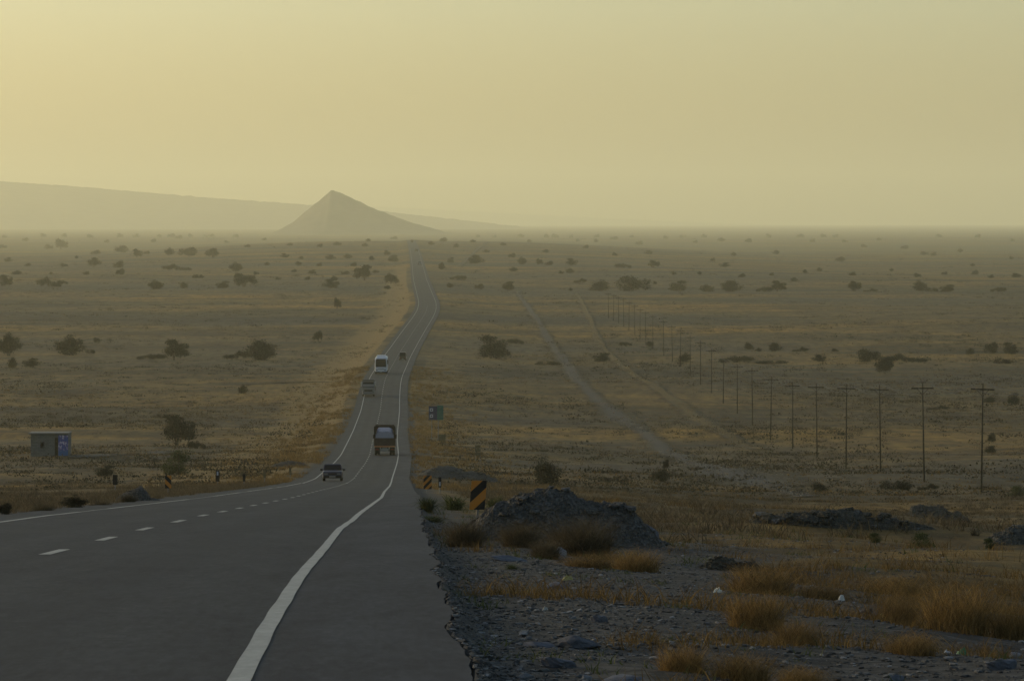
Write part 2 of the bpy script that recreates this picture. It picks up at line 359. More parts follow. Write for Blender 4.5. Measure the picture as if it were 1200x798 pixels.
# ------------------------------------------------------------------ lone hill and far hills
def hill_mat(name, c1, c2):
    t = NT(name); p = t.pos(); n = t.noise(t.scale(p, (1, 1, 3)), .012, 6, .65)
    return t.done(t.ramp(n, [(.35, c1), (.65, c2)]), .95, 0, .1)
def ridge(name, prof, dist, depth, rows, mat, rough, nx=160, lean=0.0, base=-40):
    """prof: photo pixels (x, y) of the skyline at the given distance"""
    prof = np.array(prof, float); s = dist/F
    px = np.linspace(prof[0,0], prof[-1,0], nx); py = np.interp(px, prof[:,0], prof[:,1])
    py = py+np.where((px > prof[0,0]+8) & (px < prof[-1,0]-8), 1, 0)*noise2(px*.11, 2.0)*rough
    crest = -(py-HY)*s; x = (px-CX)*s
    v = np.linspace(-1, 1, rows); Vv, Xx = np.meshgrid(v, x, indexing='ij'); Cr = np.repeat(crest[None], rows, 0)
    zb = zroad(dist)-6
    fall = (1-np.abs(Vv)**.85)
    gul = noise2(Xx/(depth*.16)+noise2(Xx/depth*2, Vv*2)*.5, Vv*2.0)*.10+noise2(Xx/(depth*.06), Vv*5)*.05
    Z = zb+(Cr-zb)*np.clip(fall*(1+gul*(1-fall)*2.2), 0, 1.0)
    Y = dist+Vv*depth+lean*(Cr-zb)
    return mobj(name, np_mesh(name, np.stack([Xx, Y, Z], -1).reshape(-1, 3), grid_faces(rows, nx), mat, None, True))
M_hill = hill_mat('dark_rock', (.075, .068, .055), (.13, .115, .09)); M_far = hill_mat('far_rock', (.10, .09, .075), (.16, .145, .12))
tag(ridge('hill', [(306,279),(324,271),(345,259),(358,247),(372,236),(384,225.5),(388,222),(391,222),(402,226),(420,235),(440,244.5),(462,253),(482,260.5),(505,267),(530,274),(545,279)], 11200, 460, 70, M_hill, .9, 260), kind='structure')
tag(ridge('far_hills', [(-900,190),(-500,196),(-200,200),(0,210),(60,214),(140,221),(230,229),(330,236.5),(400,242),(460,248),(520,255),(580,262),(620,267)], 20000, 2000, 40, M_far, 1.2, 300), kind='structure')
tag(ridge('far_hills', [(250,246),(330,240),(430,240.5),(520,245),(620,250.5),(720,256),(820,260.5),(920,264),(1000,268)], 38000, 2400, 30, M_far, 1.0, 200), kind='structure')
# ------------------------------------------------------------------ vegetation
def leaf_mat(name, stops, rough=.85, trans=.25, useattr='tone'):
    t = NT(name); v = t.attr(useattr); r = t.rand()
    c = t.ramp(v, stops)
    c = t.mix(1.0, c, t.ramp(r, [(0, (.80, .80, .80)), (1, (1.2, 1.17, 1.1))]), 'MULTIPLY')
    t.done(c, rough, 0, .15)
    tr = t.n('ShaderNodeBsdfTranslucent', inp={0: c}); ms = t.n('ShaderNodeMixShader', inp={0: trans, 1: t.b.outputs[0], 2: tr.outputs[0]})
    t.t.links.new(ms.outputs[0], t.out.inputs[0]); return t.mat
M_leaf = leaf_mat('desert_leaves', [(0, (.012, .0125, .007)), (.5, (.021, .021, .012)), (1, (.038, .035, .020))])
M_leafg = leaf_mat('greener_leaves', [(0, (.030, .040, .014)), (.5, (.055, .066, .022)), (1, (.09, .095, .035))])
M_dry = leaf_mat('dry_straw', [(0, (.052, .036, .016)), (.5, (.112, .073, .026)), (1, (.20, .132, .048))], .9, .4)
M_brown = leaf_mat('dry_brush', [(0, (.045, .036, .022)), (.5, (.085, .066, .038)), (1, (.14, .108, .062))], .9, .25)
M_weed = leaf_mat('scrub_leaves', [(0, (.020, .018, .011)), (.5, (.040, .034, .019)), (1, (.075, .058, .028))], .9, .2)
M_tuft = leaf_mat('rusty_straw', [(0, (.055, .038, .016)), (.5, (.140, .088, .030)), (1, (.27, .175, .068))], .9, .4)
M_dryp = leaf_mat('plain_straw', [(0, (.050, .034, .014)), (.5, (.120, .076, .026)), (1, (.20, .128, .042))], .9, .3)
M_bark = paint('bark', (.07, .055, .04), .9, 0, .3, 8, .1)

def rot_rand(n, rng):
    q = rng.normal(size=(n, 4)); q /= np.linalg.norm(q, axis=1)[:,None]; w_, x, y, z = q.T
    return np.stack([np.stack([1-2*(y*y+z*z), 2*(x*y-z*w_), 2*(x*z+y*w_)], 1), np.stack([2*(x*y+z*w_), 1-2*(x*x+z*z), 2*(y*z-x*w_)], 1), np.stack([2*(x*z-y*w_), 2*(y*z+x*w_), 1-2*(x*x+y*y)], 1)], 1)
def leaves(pts, size, rng, aspect=.5):
    n = len(pts); Rm = rot_rand(n, rng); s = size*rng.uniform(.6, 1.4, n)
    q = np.array([(-.5, 0, 0), (0, -.5*aspect, .06), (.5, 0, 0), (0, .5*aspect, .06)])
    v = np.einsum('nij,kj->nki', Rm, q)*s[:,None,None]+pts[:,None,:]
    return v.reshape(-1, 3), np.arange(n*4).reshape(n, 4)
def crown_mesh(name, lobes, n, size, seed, mat, zmin=.02, aspect=.55):
    """leaf faces through the volume of uneven lobes (x,y,z,rx,ry,rz)"""
    rng = np.random.default_rng(seed); P = []; T = []
    vol = np.array([l[3]*l[4]*l[5] for l in lobes])**.72; vol /= vol.sum()
    for l, f in zip(lobes, vol):
        m = max(8, int(n*f)); u = rng.normal(size=(m, 3)); u /= np.linalg.norm(u, axis=1)[:,None]
        r = rng.uniform(.25, 1.0, m)**.45*(1+.22*rng.normal(size=m))
        p = u*r[:,None]*np.array(l[3:6])+np.array(l[:3]); P.append(p); T.append(np.clip(rng.normal(.45, .12)+rng.normal(0, .2, m), 0, 1))
    P = np.concatenate(P); T = np.concatenate(T); k = P[:,2] > zmin; P = P[k]; T = T[k]
    v, f = leaves(P, size, rng, aspect)
    return np_mesh(name, v, f, mat, None, False, {'tone': np.repeat(T, 4)})
def tree_lobes(seed, kind):
    r = np.random.default_rng(seed); L = []
    if kind == 'tree':      # crown on short stems, unit height, about 1.2 wide
        for k in range(15):
            a = r.uniform(0, 6.28); q = r.uniform(0, .42)**.8; L.append((q*math.cos(a), q*math.sin(a), r.uniform(.36, .82)-.35*q, *(r.uniform(.12, .24, 3)*np.array([1.1, 1.1, .85]))))
    elif kind == 'bush':    # dome down to the ground
        for k in range(17):
            a = r.uniform(0, 6.28); q = r.uniform(0, .46); L.append((q*math.cos(a), q*math.sin(a), r.uniform(.12, .78)*(1-1.1*q*q), *(r.uniform(.13, .24, 3)*np.array([1.1, 1.1, .9]))))
    else:                   # long low thicket, about 2.4 wide
        for k in range(22):
            x = r.uniform(-1.05, 1.05); L.append((x, r.uniform(-.3, .3), r.uniform(.15, .62)*(1-.35*x*x), *(r.uniform(.16, .32, 3)*np.array([1.15, 1.0, .8]))))
    return L
def stems_mesh(name, seed, spread=.30, top=.62, n=4, r0=.03, mat=None):
    r = np.random.default_rng(seed); mb = MB()
    for k in range(n):
        a = k*6.28/n+r.uniform(-.5, .5); p = Vector((.03*math.cos(a), .03*math.sin(a), -.06)); rad = r0*r.uniform(.7, 1.2)
        for s in range(4):
            t_ = (s+1)/4; q = Vector((spread*t_**1.3*math.cos(a)+r.uniform(-.03, .03), spread*t_**1.3*math.sin(a)+r.uniform(-.03, .03), top*t_))
            mb.tube(p, q, rad, rad*.72, 6); rad *= .72
            if s >= 1:
                b = a+r.uniform(-1.2, 1.2); mb.tube(q, q+Vector((.14*math.cos(b), .14*math.sin(b), r.uniform(.05, .16))), rad*.7, rad*.3, 5)
            p = q
    return np_mesh(name, mb.v, mb.f, mat or M_bark, None, True)
CROWNS = {}
for kind, cnt, size in (('tree', 3600, .060), ('bush', 3800, .058), ('thicket', 3800, .075)):
    CROWNS[kind] = [crown_mesh(kind+'_crown', tree_lobes(40+i*7+len(kind), kind), cnt, size, 5+i, M_leaf) for i in range(3)]
GREENBUSH = [crown_mesh('green_crown', tree_lobes(81+i, 'bush'), 2600, .055, 15+i, M_leafg) for i in range(2)]
STEMS = [stems_mesh('stems', 3+i) for i in range(3)]
def base_of(kind):
    return {'tree': 'tree', 'bush': 'bush', 'thicket': 'thicket'}[kind]

# ---- grass-like tufts: thin bent blades from one base
def tuft_mesh(name, n, h, spread, mat, seed, wid=.007, base=.12, droop=.35, tone=(.5, .22), segs=3):
    r = np.random.default_rng(seed); a = r.uniform(0, 6.28, n); b = base*np.sqrt(r.uniform(0, 1, n)); ba = r.uniform(0, 6.28, n)
    L = h*r.uniform(.45, 1.05, n); tilt = np.abs(r.normal(0, spread, n))+.05
    x0 = b*np.cos(ba); y0 = b*np.sin(ba); dx = np.cos(a); dy = np.sin(a); px_, py_ = -dy, dx
    fa = r.uniform(0, 6.28, n); wx, wy = np.cos(fa), np.sin(fa)
    V = []
    for s in range(segs+1):
        t_ = s/segs; ang = tilt+droop*t_*t_; out = L*t_*np.sin(ang); z = L*t_*np.cos(ang)
        w_ = wid*(1-.8*t_)*.5
        for sg in (-1, 1): V.append(np.stack([x0+dx*out+wx*w_*sg, y0+dy*out+wy*w_*sg, z-.02], 1))
    V = np.stack(V, 1); k = (segs+1)*2
    idx = np.arange(n)[:,None]*k
    Fc = np.concatenate([np.concatenate([idx+2*s, idx+2*s+1, idx+2*s+3, idx+2*s+2], 1) for s in range(segs)])
    T = np.clip(r.normal(tone[0], tone[1], n), 0, 1)
    return V.reshape(-1, 3), Fc, np.repeat(T, k)
def tuft_obj_mesh(name, mat, **kw):
    v, f, t_ = tuft_mesh(name, mat=mat, **kw); return np_mesh(name, v, f, mat, None, False, {'tone': t_})

# ------------------------------------------------------------------ trees and bushes seen one by one
# (x centre, y base, width, height) in photo pixels, kind
TR_GROUP = 'trees and bushes scattered over the plain'
named = [
 (10,417,26,28,'tree','dark round tree at the left edge of the photo beside a smaller bush'),
 (14,431,12,13,'bush','small dark bush in front of the round tree at the left edge'),
 (38,430,20,11,'bush','low pale bush right of the small dark bush at the left edge'),
 (83,416,36,24,'bush','broad dark round bush, second big one from the left edge on the plain'),
 (105,414,12,6,'thicket','tiny low bush touching the right side of the broad dark round bush'),
 (204,422,28,26,'tree','rounded tree with a pale low bush at its left foot, left plain'),
 (178,421,32,8,'thicket','flat greyish thicket at the left foot of a rounded tree'),
 (308,422,44,25,'bush','biggest dark round bush on the left plain, nearest the road'),
 (278,420,28,11,'thicket','low thicket joined to the left side of the biggest round bush'),
 (373,400,10,13,'tree','slim small tree by the pale track left of the road'),
 (113,401,9,6,'bush','small bush alone behind the gap between two big round bushes'),
 (207,522,36,38,'tree','green upright tree with a bare trunk, right of the grey hut'),
 (230,526,20,12,'thicket','low brown thicket at the right foot of the upright tree by the hut'),
 (210,555,36,30,'bush','leaning bush in front of the upright tree, above the left warning board'),
 (126,558,26,14,'bush','olive bush behind the dark roadside board left of the road'),
 (285,461,11,11,'bush','lone small bush on the bare ground between hut and road'),
 (190,490,18,6,'thicket','flat weed patch beside the far side of the upright tree'),
 (427,329,21,20,'tree','tall two-toned tree left of the road near the hill foot'),
 (458,333,14,13,'tree','dark tree standing close to the left edge of the far road'),
 (454,339,8,5,'bush','tiny bush under the dark tree at the left edge of the far road'),
 (462,307,13,9,'bush','round bush nearest the far road on its left, below the hill'),
 (395,362,8,14,'tree','thin tree on the pale track left of the road bend'),
 (286,336,25,17,'tree','largest tree of the middle row left of the hill'),
 (263,338,17,9,'bush','bush touching the left side of the largest middle-row tree'),
 (183,339,21,11,'bush','wide bush of the middle row straight below a pair of round trees'),
 (216,338,11,8,'bush','small round bush just right of the wide middle-row bush'),
 (57,336,25,14,'thicket','ragged double bush of the middle row near the left edge'),
 (73,333,12,6,'thicket','low tail of scrub right of the ragged double bush'),
 (6,335,16,14,'bush','bush cut by the left edge of the photo in the middle row'),
 (387,338,19,12,'bush','bush halfway between the largest middle-row tree and the road'),
 (392,329,10,6,'bush','smaller bush behind the one halfway to the road'),
 (221,300,21,11,'bush','broad bush in the far row, fourth of four alike left of the hill'),
 (250,302,15,12,'tree','peaked tree ending the far row left of the hill'),
 (199,299,12,9,'bush','small pale bush between two broad ones of the far row'),
 (143,296,17,9,'bush','flat-topped bush topmost in the far left row'),
 (160,302,11,11,'tree','upright tree just right of the flat-topped far bush'),
 (71,292,14,13,'tree','hazy tree standing alone at the far left'),
 (57,292,10,6,'bush','low bush left of the lone hazy tree at the far left'),
 (110,313,14,12,'tree','dark little tree left of a stacked pair of bushes'),
 (140,314,13,9,'bush','upper bush of a stacked pair on the far left plain'),
 (141,322,12,8,'bush','lower bush of a stacked pair on the far left plain'),
 (207,317,30,9,'thicket','long pale thicket below the far row of bushes'),
 (277,318,18,11,'bush','bush right of the long pale thicket'),
 (233,326,15,6,'thicket','twin dark specks of scrub under the long pale thicket'),
 (575,420,40,29,'bush','big dark bush right of the road with a smaller one behind it'),
 (604,403,18,8,'thicket','thin hazy scrub behind the big dark bush right of the road'),
 (640,428,34,6,'thicket','flat brown thicket right of the big dark roadside bush'),
 (707,424,21,11,'bush','round bush alone between the pale track and the power poles'),
 (733,405,14,6,'thicket','low bush on the dark line left of the distant poles'),
 (762,406,11,7,'bush','second low bush on the dark line by the distant poles'),
 (557,309,20,11,'bush','bush beside the far bend of the pale track'),
 (537,328,18,7,'thicket','flat dark bush below the far bend of the pale track'),
 (517,316,9,9,'bush','round bush close to the right edge of the far road'),
 (529,308,9,7,'bush','paler bush just right of the round one by the far road'),
 (527,337,9,6,'bush','small bush right of the road bend, left of two others in line'),
 (562,339,10,7,'bush','middle small bush of three in line right of the road bend'),
 (597,340,15,11,'bush','largest of three bushes in line right of the road bend'),
 (612,310,13,9,'bush','left one of a pair of far bushes above the pale track'),
 (632,310,9,8,'bush','right one of a pair of far bushes above the pale track'),
 (669,311,14,9,'bush','far bush with a tiny pair of specks below it'),
 (730,314,18,7,'thicket','flat far bush between two rounder ones right of centre'),
 (766,314,13,10,'tree','round far tree right of the flat far bush'),
 (680,331,14,6,'thicket','flat bush behind the dark row right of centre'),
 (704,341,22,13,'bush','left bush of the dark row behind the distant poles'),
 (741,341,36,19,'bush','biggest clump of the dark row behind the distant poles'),
 (797,341,24,13,'bush','bush in the dark row, first right of the biggest clump'),
 (828,342,17,9,'bush','small bush in the dark row before the two big ones at right'),
 (855,342,29,14,'bush','wide clump in the dark row, left of the peaked one'),
 (911,342,17,14,'tree','peaked clump in the dark row with a low wing on its left'),
 (896,342,18,8,'thicket','low wing of scrub on the left of the peaked clump'),
 (1002,342,16,14,'tree','upright tree of the dark row with a low tail on its right'),
 (1020,342,15,5,'thicket','low tail of scrub right of the upright dark-row tree'),
 (1078,341,17,13,'bush','left bush of three at the right end of the dark row'),
 (1092,342,14,6,'thicket','low middle bush of three at the right end of the dark row'),
 (1112,342,18,9,'bush','right bush of three at the right end of the dark row'),
 (1170,342,17,7,'thicket','flat bush ending the dark row near the right edge'),
 (1018,424,32,16,'bush','dark dome-shaped bush leading the long thicket at right'),
 (1060,424,46,11,'thicket','long low thicket behind the upright bush at right'),
 (1037,438,22,20,'tree','upright bush in front of the long thicket at right'),
 (1162,414,16,14,'bush','left bush of a pair near the right edge above the poles'),
 (1182,415,19,15,'bush','right bush of a pair near the right edge above the poles'),
 (1137,415,10,8,'bush','hazy little bush left of the pair near the right edge'),
 (1173,426,24,7,'thicket','low thicket under the pair of bushes near the right edge'),
 (1189,474,15,15,'bush','bush at the right edge beyond the nearest pole'),
 (1160,472,14,8,'bush','low bush just left of the bush at the right edge'),
 (1162,518,11,12,'bush','upper small bush right of the nearest pole'),
 (1162,531,14,10,'bush','lower small bush right of the nearest pole'),
 (877,410,11,9,'bush','left bush of three in line behind the middle poles'),
 (907,412,18,11,'bush','middle and largest bush of three in line behind the middle poles'),
 (938,412,17,7,'thicket','right flat bush of three in line behind the middle poles'),
 (863,425,38,10,'thicket','grey thicket crossed by the middle poles'),
 (907,426,42,5,'thicket','long thin strip of scrub right of the grey thicket'),
 (960,424,16,9,'bush','bush between the thin strip of scrub and the dome bush'),
 (803,424,14,11,'bush','bush on the dark line crossed by a distant pole'),
 (773,564,26,14,'bush','dark clump beside the pale pool of the dirt track'),
 (781,551,8,14,'tree','thin upright shoot behind the dark clump by the dirt track'),
 (640,569,36,33,'bush','dark upright bush behind the big gravel heap'),
 (1047,574,42,14,'thicket','green mound of scrub at the foot of the second pole'),
 (1088,574,22,9,'thicket','small green scrub between the second and the nearest pole'),
 (1192,581,22,13,'bush','green bush cut by the right edge below the nearest pole'),
 (985,510,10,5,'thicket','speck of scrub between the middle poles'),
 (1100,480,24,6,'thicket','flat dark scrub behind the pair of nearest poles'),
 (960,577,22,12,'bush','olive bush above the dark spoil heap at right'),
]
far_small = [(33,312),(75,313),(102,322),(113,298),(172,298),(333,302),(313,311),(350,311),(367,321),(361,328),(353,304),(387,304),(5,279),(3,291),(76,272),(187,265),(201,268),(140,266),(223,267),(248,270),(277,271),(408,303),(435,305),(453,299),(428,289),(462,281),(432,283),(395,288),(375,290),(340,288),(310,282),(290,290),(265,285),
 (602,318),(667,320),(657,321),(644,311),(669,341),(767,333),(687,291),(698,284),(677,283),(554,284),(590,288),(620,284),(650,278),(720,281),(750,287),(780,280),(800,276),(836,306),(985,306),(943,320),(1000,323),(1143,322),(1107,322),(1162,326),(1185,304),(1083,299),(889,412),(978,412),(825,267),(900,267),(938,267),(965,269),(980,268),(1100,275),(1146,279),(1186,283),(1030,282),(990,284),(878,284),(845,283),(815,285),(953,284),(1012,290),(1060,292),(1140,312),(860,300),(910,298),(760,298),(720,300),(640,296),(570,296),(535,290),(600,302),(505,287),(520,283),(560,277),(580,273),(610,272),(640,270),(670,273),(700,270),(740,272),(1095,300),(1125,296),(30,283),(50,276),(105,279),(125,285),(160,277),(180,284),(210,280),(240,278),(20,322),(60,322),(10,307),(90,303),(300,322),(325,328),(345,319),(405,322),(375,312),(415,312),(440,320),
 (905,323),(870,325),(930,330),(960,318),(1045,318),(1075,325),(1190,325),(820,322),(790,322),(850,313)]
HT = {}
def put_tree(x, y, wpx, hpx, kind, label, i, parts=True, group=TR_GROUP):
    X, d, z = ground_at(x, y); s = d/F; z = float(hgt(X, d))
    h = hpx*s; wd = wpx*s; unit = {'tree': .98, 'bush': 1.02, 'thicket': 2.2}[kind]; h *= 1.12
    cm = CROWNS[kind][i % 3]
    if y > 540 and kind != 'tree' and i % 2: cm = GREENBUSH[i % 2] if kind == 'bush' else cm
    rz = random.uniform(0, 6.28) if kind != 'thicket' else random.choice([0, math.pi])+random.uniform(-.15, .15)
    cat = {'tree': 'tree', 'bush': 'bush', 'thicket': 'thicket'}[kind]
    nm = {'tree': 'desert_tree', 'bush': 'desert_bush', 'thicket': 'scrub_thicket'}[kind]
    if parts:
        r = empty(nm, (X, d, z-.05*h)); r.rotation_euler.z = rz
        r.scale = (wd/unit, wd/unit, h)
        mobj('crown', cm, r); mobj('trunk', STEMS[i % 3], r)
    else:
        r = mobj(nm, cm); r.location = (X, d, z-.08*h); r.rotation_euler.z = rz; r.scale = (wd/unit, wd/unit, h)
    tag(r, label, cat, group); return r
for i, (x, y, wpx, hpx, kind, lab) in enumerate(named): put_tree(x, y, wpx, hpx, kind, lab, i, hpx >= 9)
for i, (x, y) in enumerate(far_small):
    left = x < 490; far = y < 293
    lab = ('hazy speck of a shrub on the distant plain left of the far road' if left else 'hazy speck of a shrub on the distant plain right of the far road') if far else \
          ('small lone shrub on the middle distance plain left of the road' if left else 'small lone shrub on the middle distance plain right of the road')
    hp = random.uniform(3.4, 5.2) if far else random.uniform(3.6, 6.2)
    put_tree(x, y, hp*random.uniform(1.3, 2.2), hp, 'bush', lab, i, False, ('far' if far else 'small')+' shrubs on the plain '+('left' if left else 'right')+' of the road')

# ------------------------------------------------------------------ ground cover nobody could count
def scatter(n, fx, seed):
    """n points spread evenly over the picture's share of land: returns x, d"""
    r = np.random.default_rng(seed); y = r.uniform(268, 700, n*2); px = r.uniform(-120, 1320, n*2)
    d = np.interp(-y, -_YS, _DS); x = (px-CX)*d/F
    return x, d, y
_DS = np.geomspace(14, 8000, 3000); _YS = HY-zroad(_DS)*F/_DS
_o = np.argsort(-_YS); _YS = _YS[_o]; _DS = _DS[_o]
def scrub_stuff(name, n, seed, mat, hmin, hmax, wide, leafn, keep, ymin=266, ymax=600, leafscale=.5, tone=(.45, .2)):
    r = np.random.default_rng(seed); y = r.uniform(ymin, ymax, n); px = r.uniform(-150, 1350, n)
    d = np.interp(-y, -_YS, _DS); x = (px-CX)*d/F
    o = offs(x, d); k = (o != 0) & (d > 120) & keep(x, d, o, r)
    x, d, o = x[k], d[k], o[k]; z = hgt(x, d); n = len(x)
    h = r.uniform(hmin, hmax, n)*np.clip(d/420, .38, 1)*(1+d/3500.0); w_ = h*wide[0]*(wide[1]/wide[0])**r.uniform(0, 1, n)
    P = r.normal(size=(n, leafn, 3))*np.array([.36, .36, .28])+np.array([0, 0, .42])
    P[...,2] = np.abs(P[...,2])
    P = P*np.stack([w_, w_*.7, h], 1)[:,None,:]+np.stack([x, d, z-.03], 1)[:,None,:]
    Rm = rot_rand(n*leafn, r); sz = np.repeat((w_*.5+h)*.62*leafscale*(10/leafn)**.5, leafn)*r.uniform(.5, 1.2, n*leafn)
    q = np.array([(-.5, 0, 0), (0, -.3, .06), (.5, 0, 0), (0, .3, .06)])
    v = np.einsum('nij,kj->nki', Rm, q)*sz[:,None,None]+P.reshape(-1, 3)[:,None,:]
    T = np.repeat(np.clip(r.normal(tone[0], tone[1], n), 0, 1), leafn*4)
    me = np_mesh(name, v.reshape(-1, 3), np.arange(n*leafn*4).reshape(-1, 4), mat, None, False, {'tone': T})
    o = mobj(name, me); tag(o, kind='stuff'); return o
patch = lambda x, d, s=60, sd=0: noise2(x/s+sd, d/(s*1.8)+sd*1.7)
scrub_stuff('low_scrub', 16000, 21, M_weed, .14, .36, (3.0, 9.0), 34, lambda x, d, o, r: (r.uniform(0, 1, len(x)) < np.clip(.15+2.4*patch(x, d, 60)+.9*patch(x, d, 240, 4), .02, 1)) & (np.abs(o) > 4))
scrub_stuff('dry_scrub', 44000, 22, M_dryp, .10, .30, (1.6, 5.0), 7, lambda x, d, o, r: (r.uniform(0, 1, len(x)) < np.clip(.28+2.0*patch(x, d, 70, 5)+.8*patch(x, d, 260, 2), .03, 1)) & (np.abs(o) > 2), 266, 600, .45)
scrub_stuff('dark_weeds', 13000, 23, M_weed, .30, .62, (2.0, 5.5), 30, lambda x, d, o, r: (r.uniform(0, 1, len(x)) < np.clip(.30+2.2*patch(x, d, 50, 9)+.8*patch(x, d, 250, 1), .04, 1)) & (np.abs(o) > 4), 266, 610)

scrub_stuff('grass_hummocks', 17000, 27, M_dryp, .16, .42, (1.6, 4.2), 34, lambda x, d, o, r: (r.uniform(0, 1, len(x)) < np.clip(.35+1.9*patch(x, d, 45, 6), .03, 1)) & (np.abs(o) > 3.5) & (d < 900), 405, 612, .42, (.38, .34))
# orange grass on the road banks
def grass_stuff(name, xs, ds, mat, n, h, seed, wid=.012, base=.25, spread=.45, tone=(.5, .22), scale=None, variants=4):
    r = np.random.default_rng(seed); tv = [tuft_mesh('t', n, h, spread, None, seed+i, wid, base, .35, tone, 2) for i in range(variants)]
    V = []; Fc = []; T = []; b = 0; zs = hgt(xs, ds)
    for i in range(len(xs)):
        v, f, t_ = tv[r.integers(variants)]; s = (scale[i] if scale is not None else 1)*r.uniform(.6, 1.25); a = r.uniform(0, 6.28); c, sn = math.cos(a)*s, math.sin(a)*s
        V.append(np.stack([v[:,0]*c-v[:,1]*sn+xs[i], v[:,0]*sn+v[:,1]*c+ds[i], v[:,2]*s+zs[i]], 1)); Fc.append(f+b); T.append(np.clip(t_+r.normal(0, .12), 0, 1)); b += len(v)
    me = np_mesh(name, np.concatenate(V), np.concatenate(Fc), mat, None, False, {'tone': np.concatenate(T)})
    tag(mobj(name, me), kind='stuff')
r_ = np.random.default_rng(31)
dd = r_.uniform(130, 900, 5200)**1.0; side = r_.uniform(0, 1, 5200) < .62
aa = np.abs(r_.normal(0, 1, 5200))*np.where(side, 5.5, 5.0)+.25
xx = np.where(side, ledge(dd)-aa, redge(dd)+aa)
k = ((side) & (dd > 270) | (dd > 240) & ~side) & (noise2(xx/9, dd/25) > -.25)
grass_stuff('bank_grass', xx[k], dd[k], M_dry, 26, .5, 7, .035, .35, .5, (.55, .2), np.where(dd[k] > 400, 1.2, .9))
# short dead grass through the near ground at the right, and weeds along the left verge
N_ = 6500; dd = 16+40*r_.uniform(0, 1, N_)**1.3+r_.uniform(0, 1, N_)**7*90; xx = redge(dd)+.12+r_.uniform(0, 1, N_)*(3+.20*dd)
k = (patch(xx, dd, 2.2, 3)+.75*smooth(xx-redge(dd), 2.2, 7)-.26+.12*smooth(dd, 45, 70) > .16)
grass_stuff('dead_grass', xx[k], dd[k], M_dry, 26, .19, 9, .007, .16, .75, (.45, .28), np.where(dd[k] > 34, 1.25, 1.0)*r_.uniform(.6, 1.5, k.sum()))
dd = 16+110*r_.uniform(0, 1, 1500)**1.3; xx = redge(dd)+.1+r_.uniform(0, 1, 1500)**1.3*(2+.18*dd); k = patch(xx, dd, 1.6, 8) > .12
grass_stuff('green_weeds', xx[k], dd[k], M_leafg, 18, .12, 12, .012, .12, .8, (.45, .2), np.where(dd[k] > 50, 1.6, 1))
dd = r_.uniform(62, 300, 1300); xx = ledge(dd)-.3-np.abs(r_.normal(0, 1, 1300))*3.4
grass_stuff('verge_grass', xx, dd, M_brown, 30, .38, 17, .014, .22, .5, (.5, .25))

ROW = [ground_at(px_, py_)[:2] for px_, py_ in ((888,635),(909,636),(927,635),(969,641),(1026,639),(1079,642),(1160,642),(1143,631))]
def clear(x, d): return np.all([(np.abs(x-bx) > 1.1) | (d < bd-14) | (d > bd+1) for bx, bd in ROW], axis=0)     # bare ground in front of the small green bushes
N_ = 9000; dd = 70+270*r_.uniform(0, 1, N_)**.8; xx = redge(dd)+2.5+r_.uniform(0, 1, N_)*(12+.135*dd); k = noise2(xx/7+3, dd/11)+.5*noise2(xx/2.1, dd/3) > -.05; k0 = clear(xx, dd); xx, dd, k = xx[k0], dd[k0], k[k0]
grass_stuff('rough_grass', xx[k], dd[k], M_brown, 34, .42, 41, .022, .38, .75, (.42, .32), r_.uniform(.5, 1.35, k.sum()))
k = ~k & (noise2(xx/5+9, dd/9) > .05); grass_stuff('straw_grass', xx[k], dd[k], M_dryp, 30, .34, 43, .022, .34, .8, (.55, .28), r_.uniform(.5, 1.3, k.sum()))
N_ = 5200; dd = 78+250*r_.uniform(0, 1, N_)**.8; xx = ledge(dd)-1.2-r_.uniform(0, 1, N_)*(4+.075*dd); k = noise2(xx/6+13, dd/10) > -.15
grass_stuff('rough_grass', xx[k], dd[k], M_brown, 34, .40, 45, .022, .38, .75, (.45, .32), r_.uniform(.5, 1.3, k.sum()))
# ------------------------------------------------------------------ road furniture, hut, poles
M_post = paint('galvanised_post', (.10, .10, .10), .6, .3, .3, 6)
M_black = paint('black_sheet', (.008, .008, .009), .7, 0, .1, 4, .15)
M_yellow = paint('warning_yellow', (.38, .135, .008), .6, 0, .3, 5, .3)
M_white = paint('white_sheet', (.33, .34, .36), .6, 0, .3, 4, .3)
M_green = paint('sign_green', (.010, .085, .058), .5, 0, .2, 3, .4)
M_blue = paint('sign_blue', (.012, .022, .055), .5, 0, .2, 3, .4)
M_back = paint('weathered_sign_back', (.085, .068, .030), .7, .1, .4, 4, .3)
M_woodp = paint('creosoted_wood', (.028, .023, .016), .9, 0, .3, 3, .1)
M_cer = paint('insulator_glaze', (.09, .06, .045), .3)

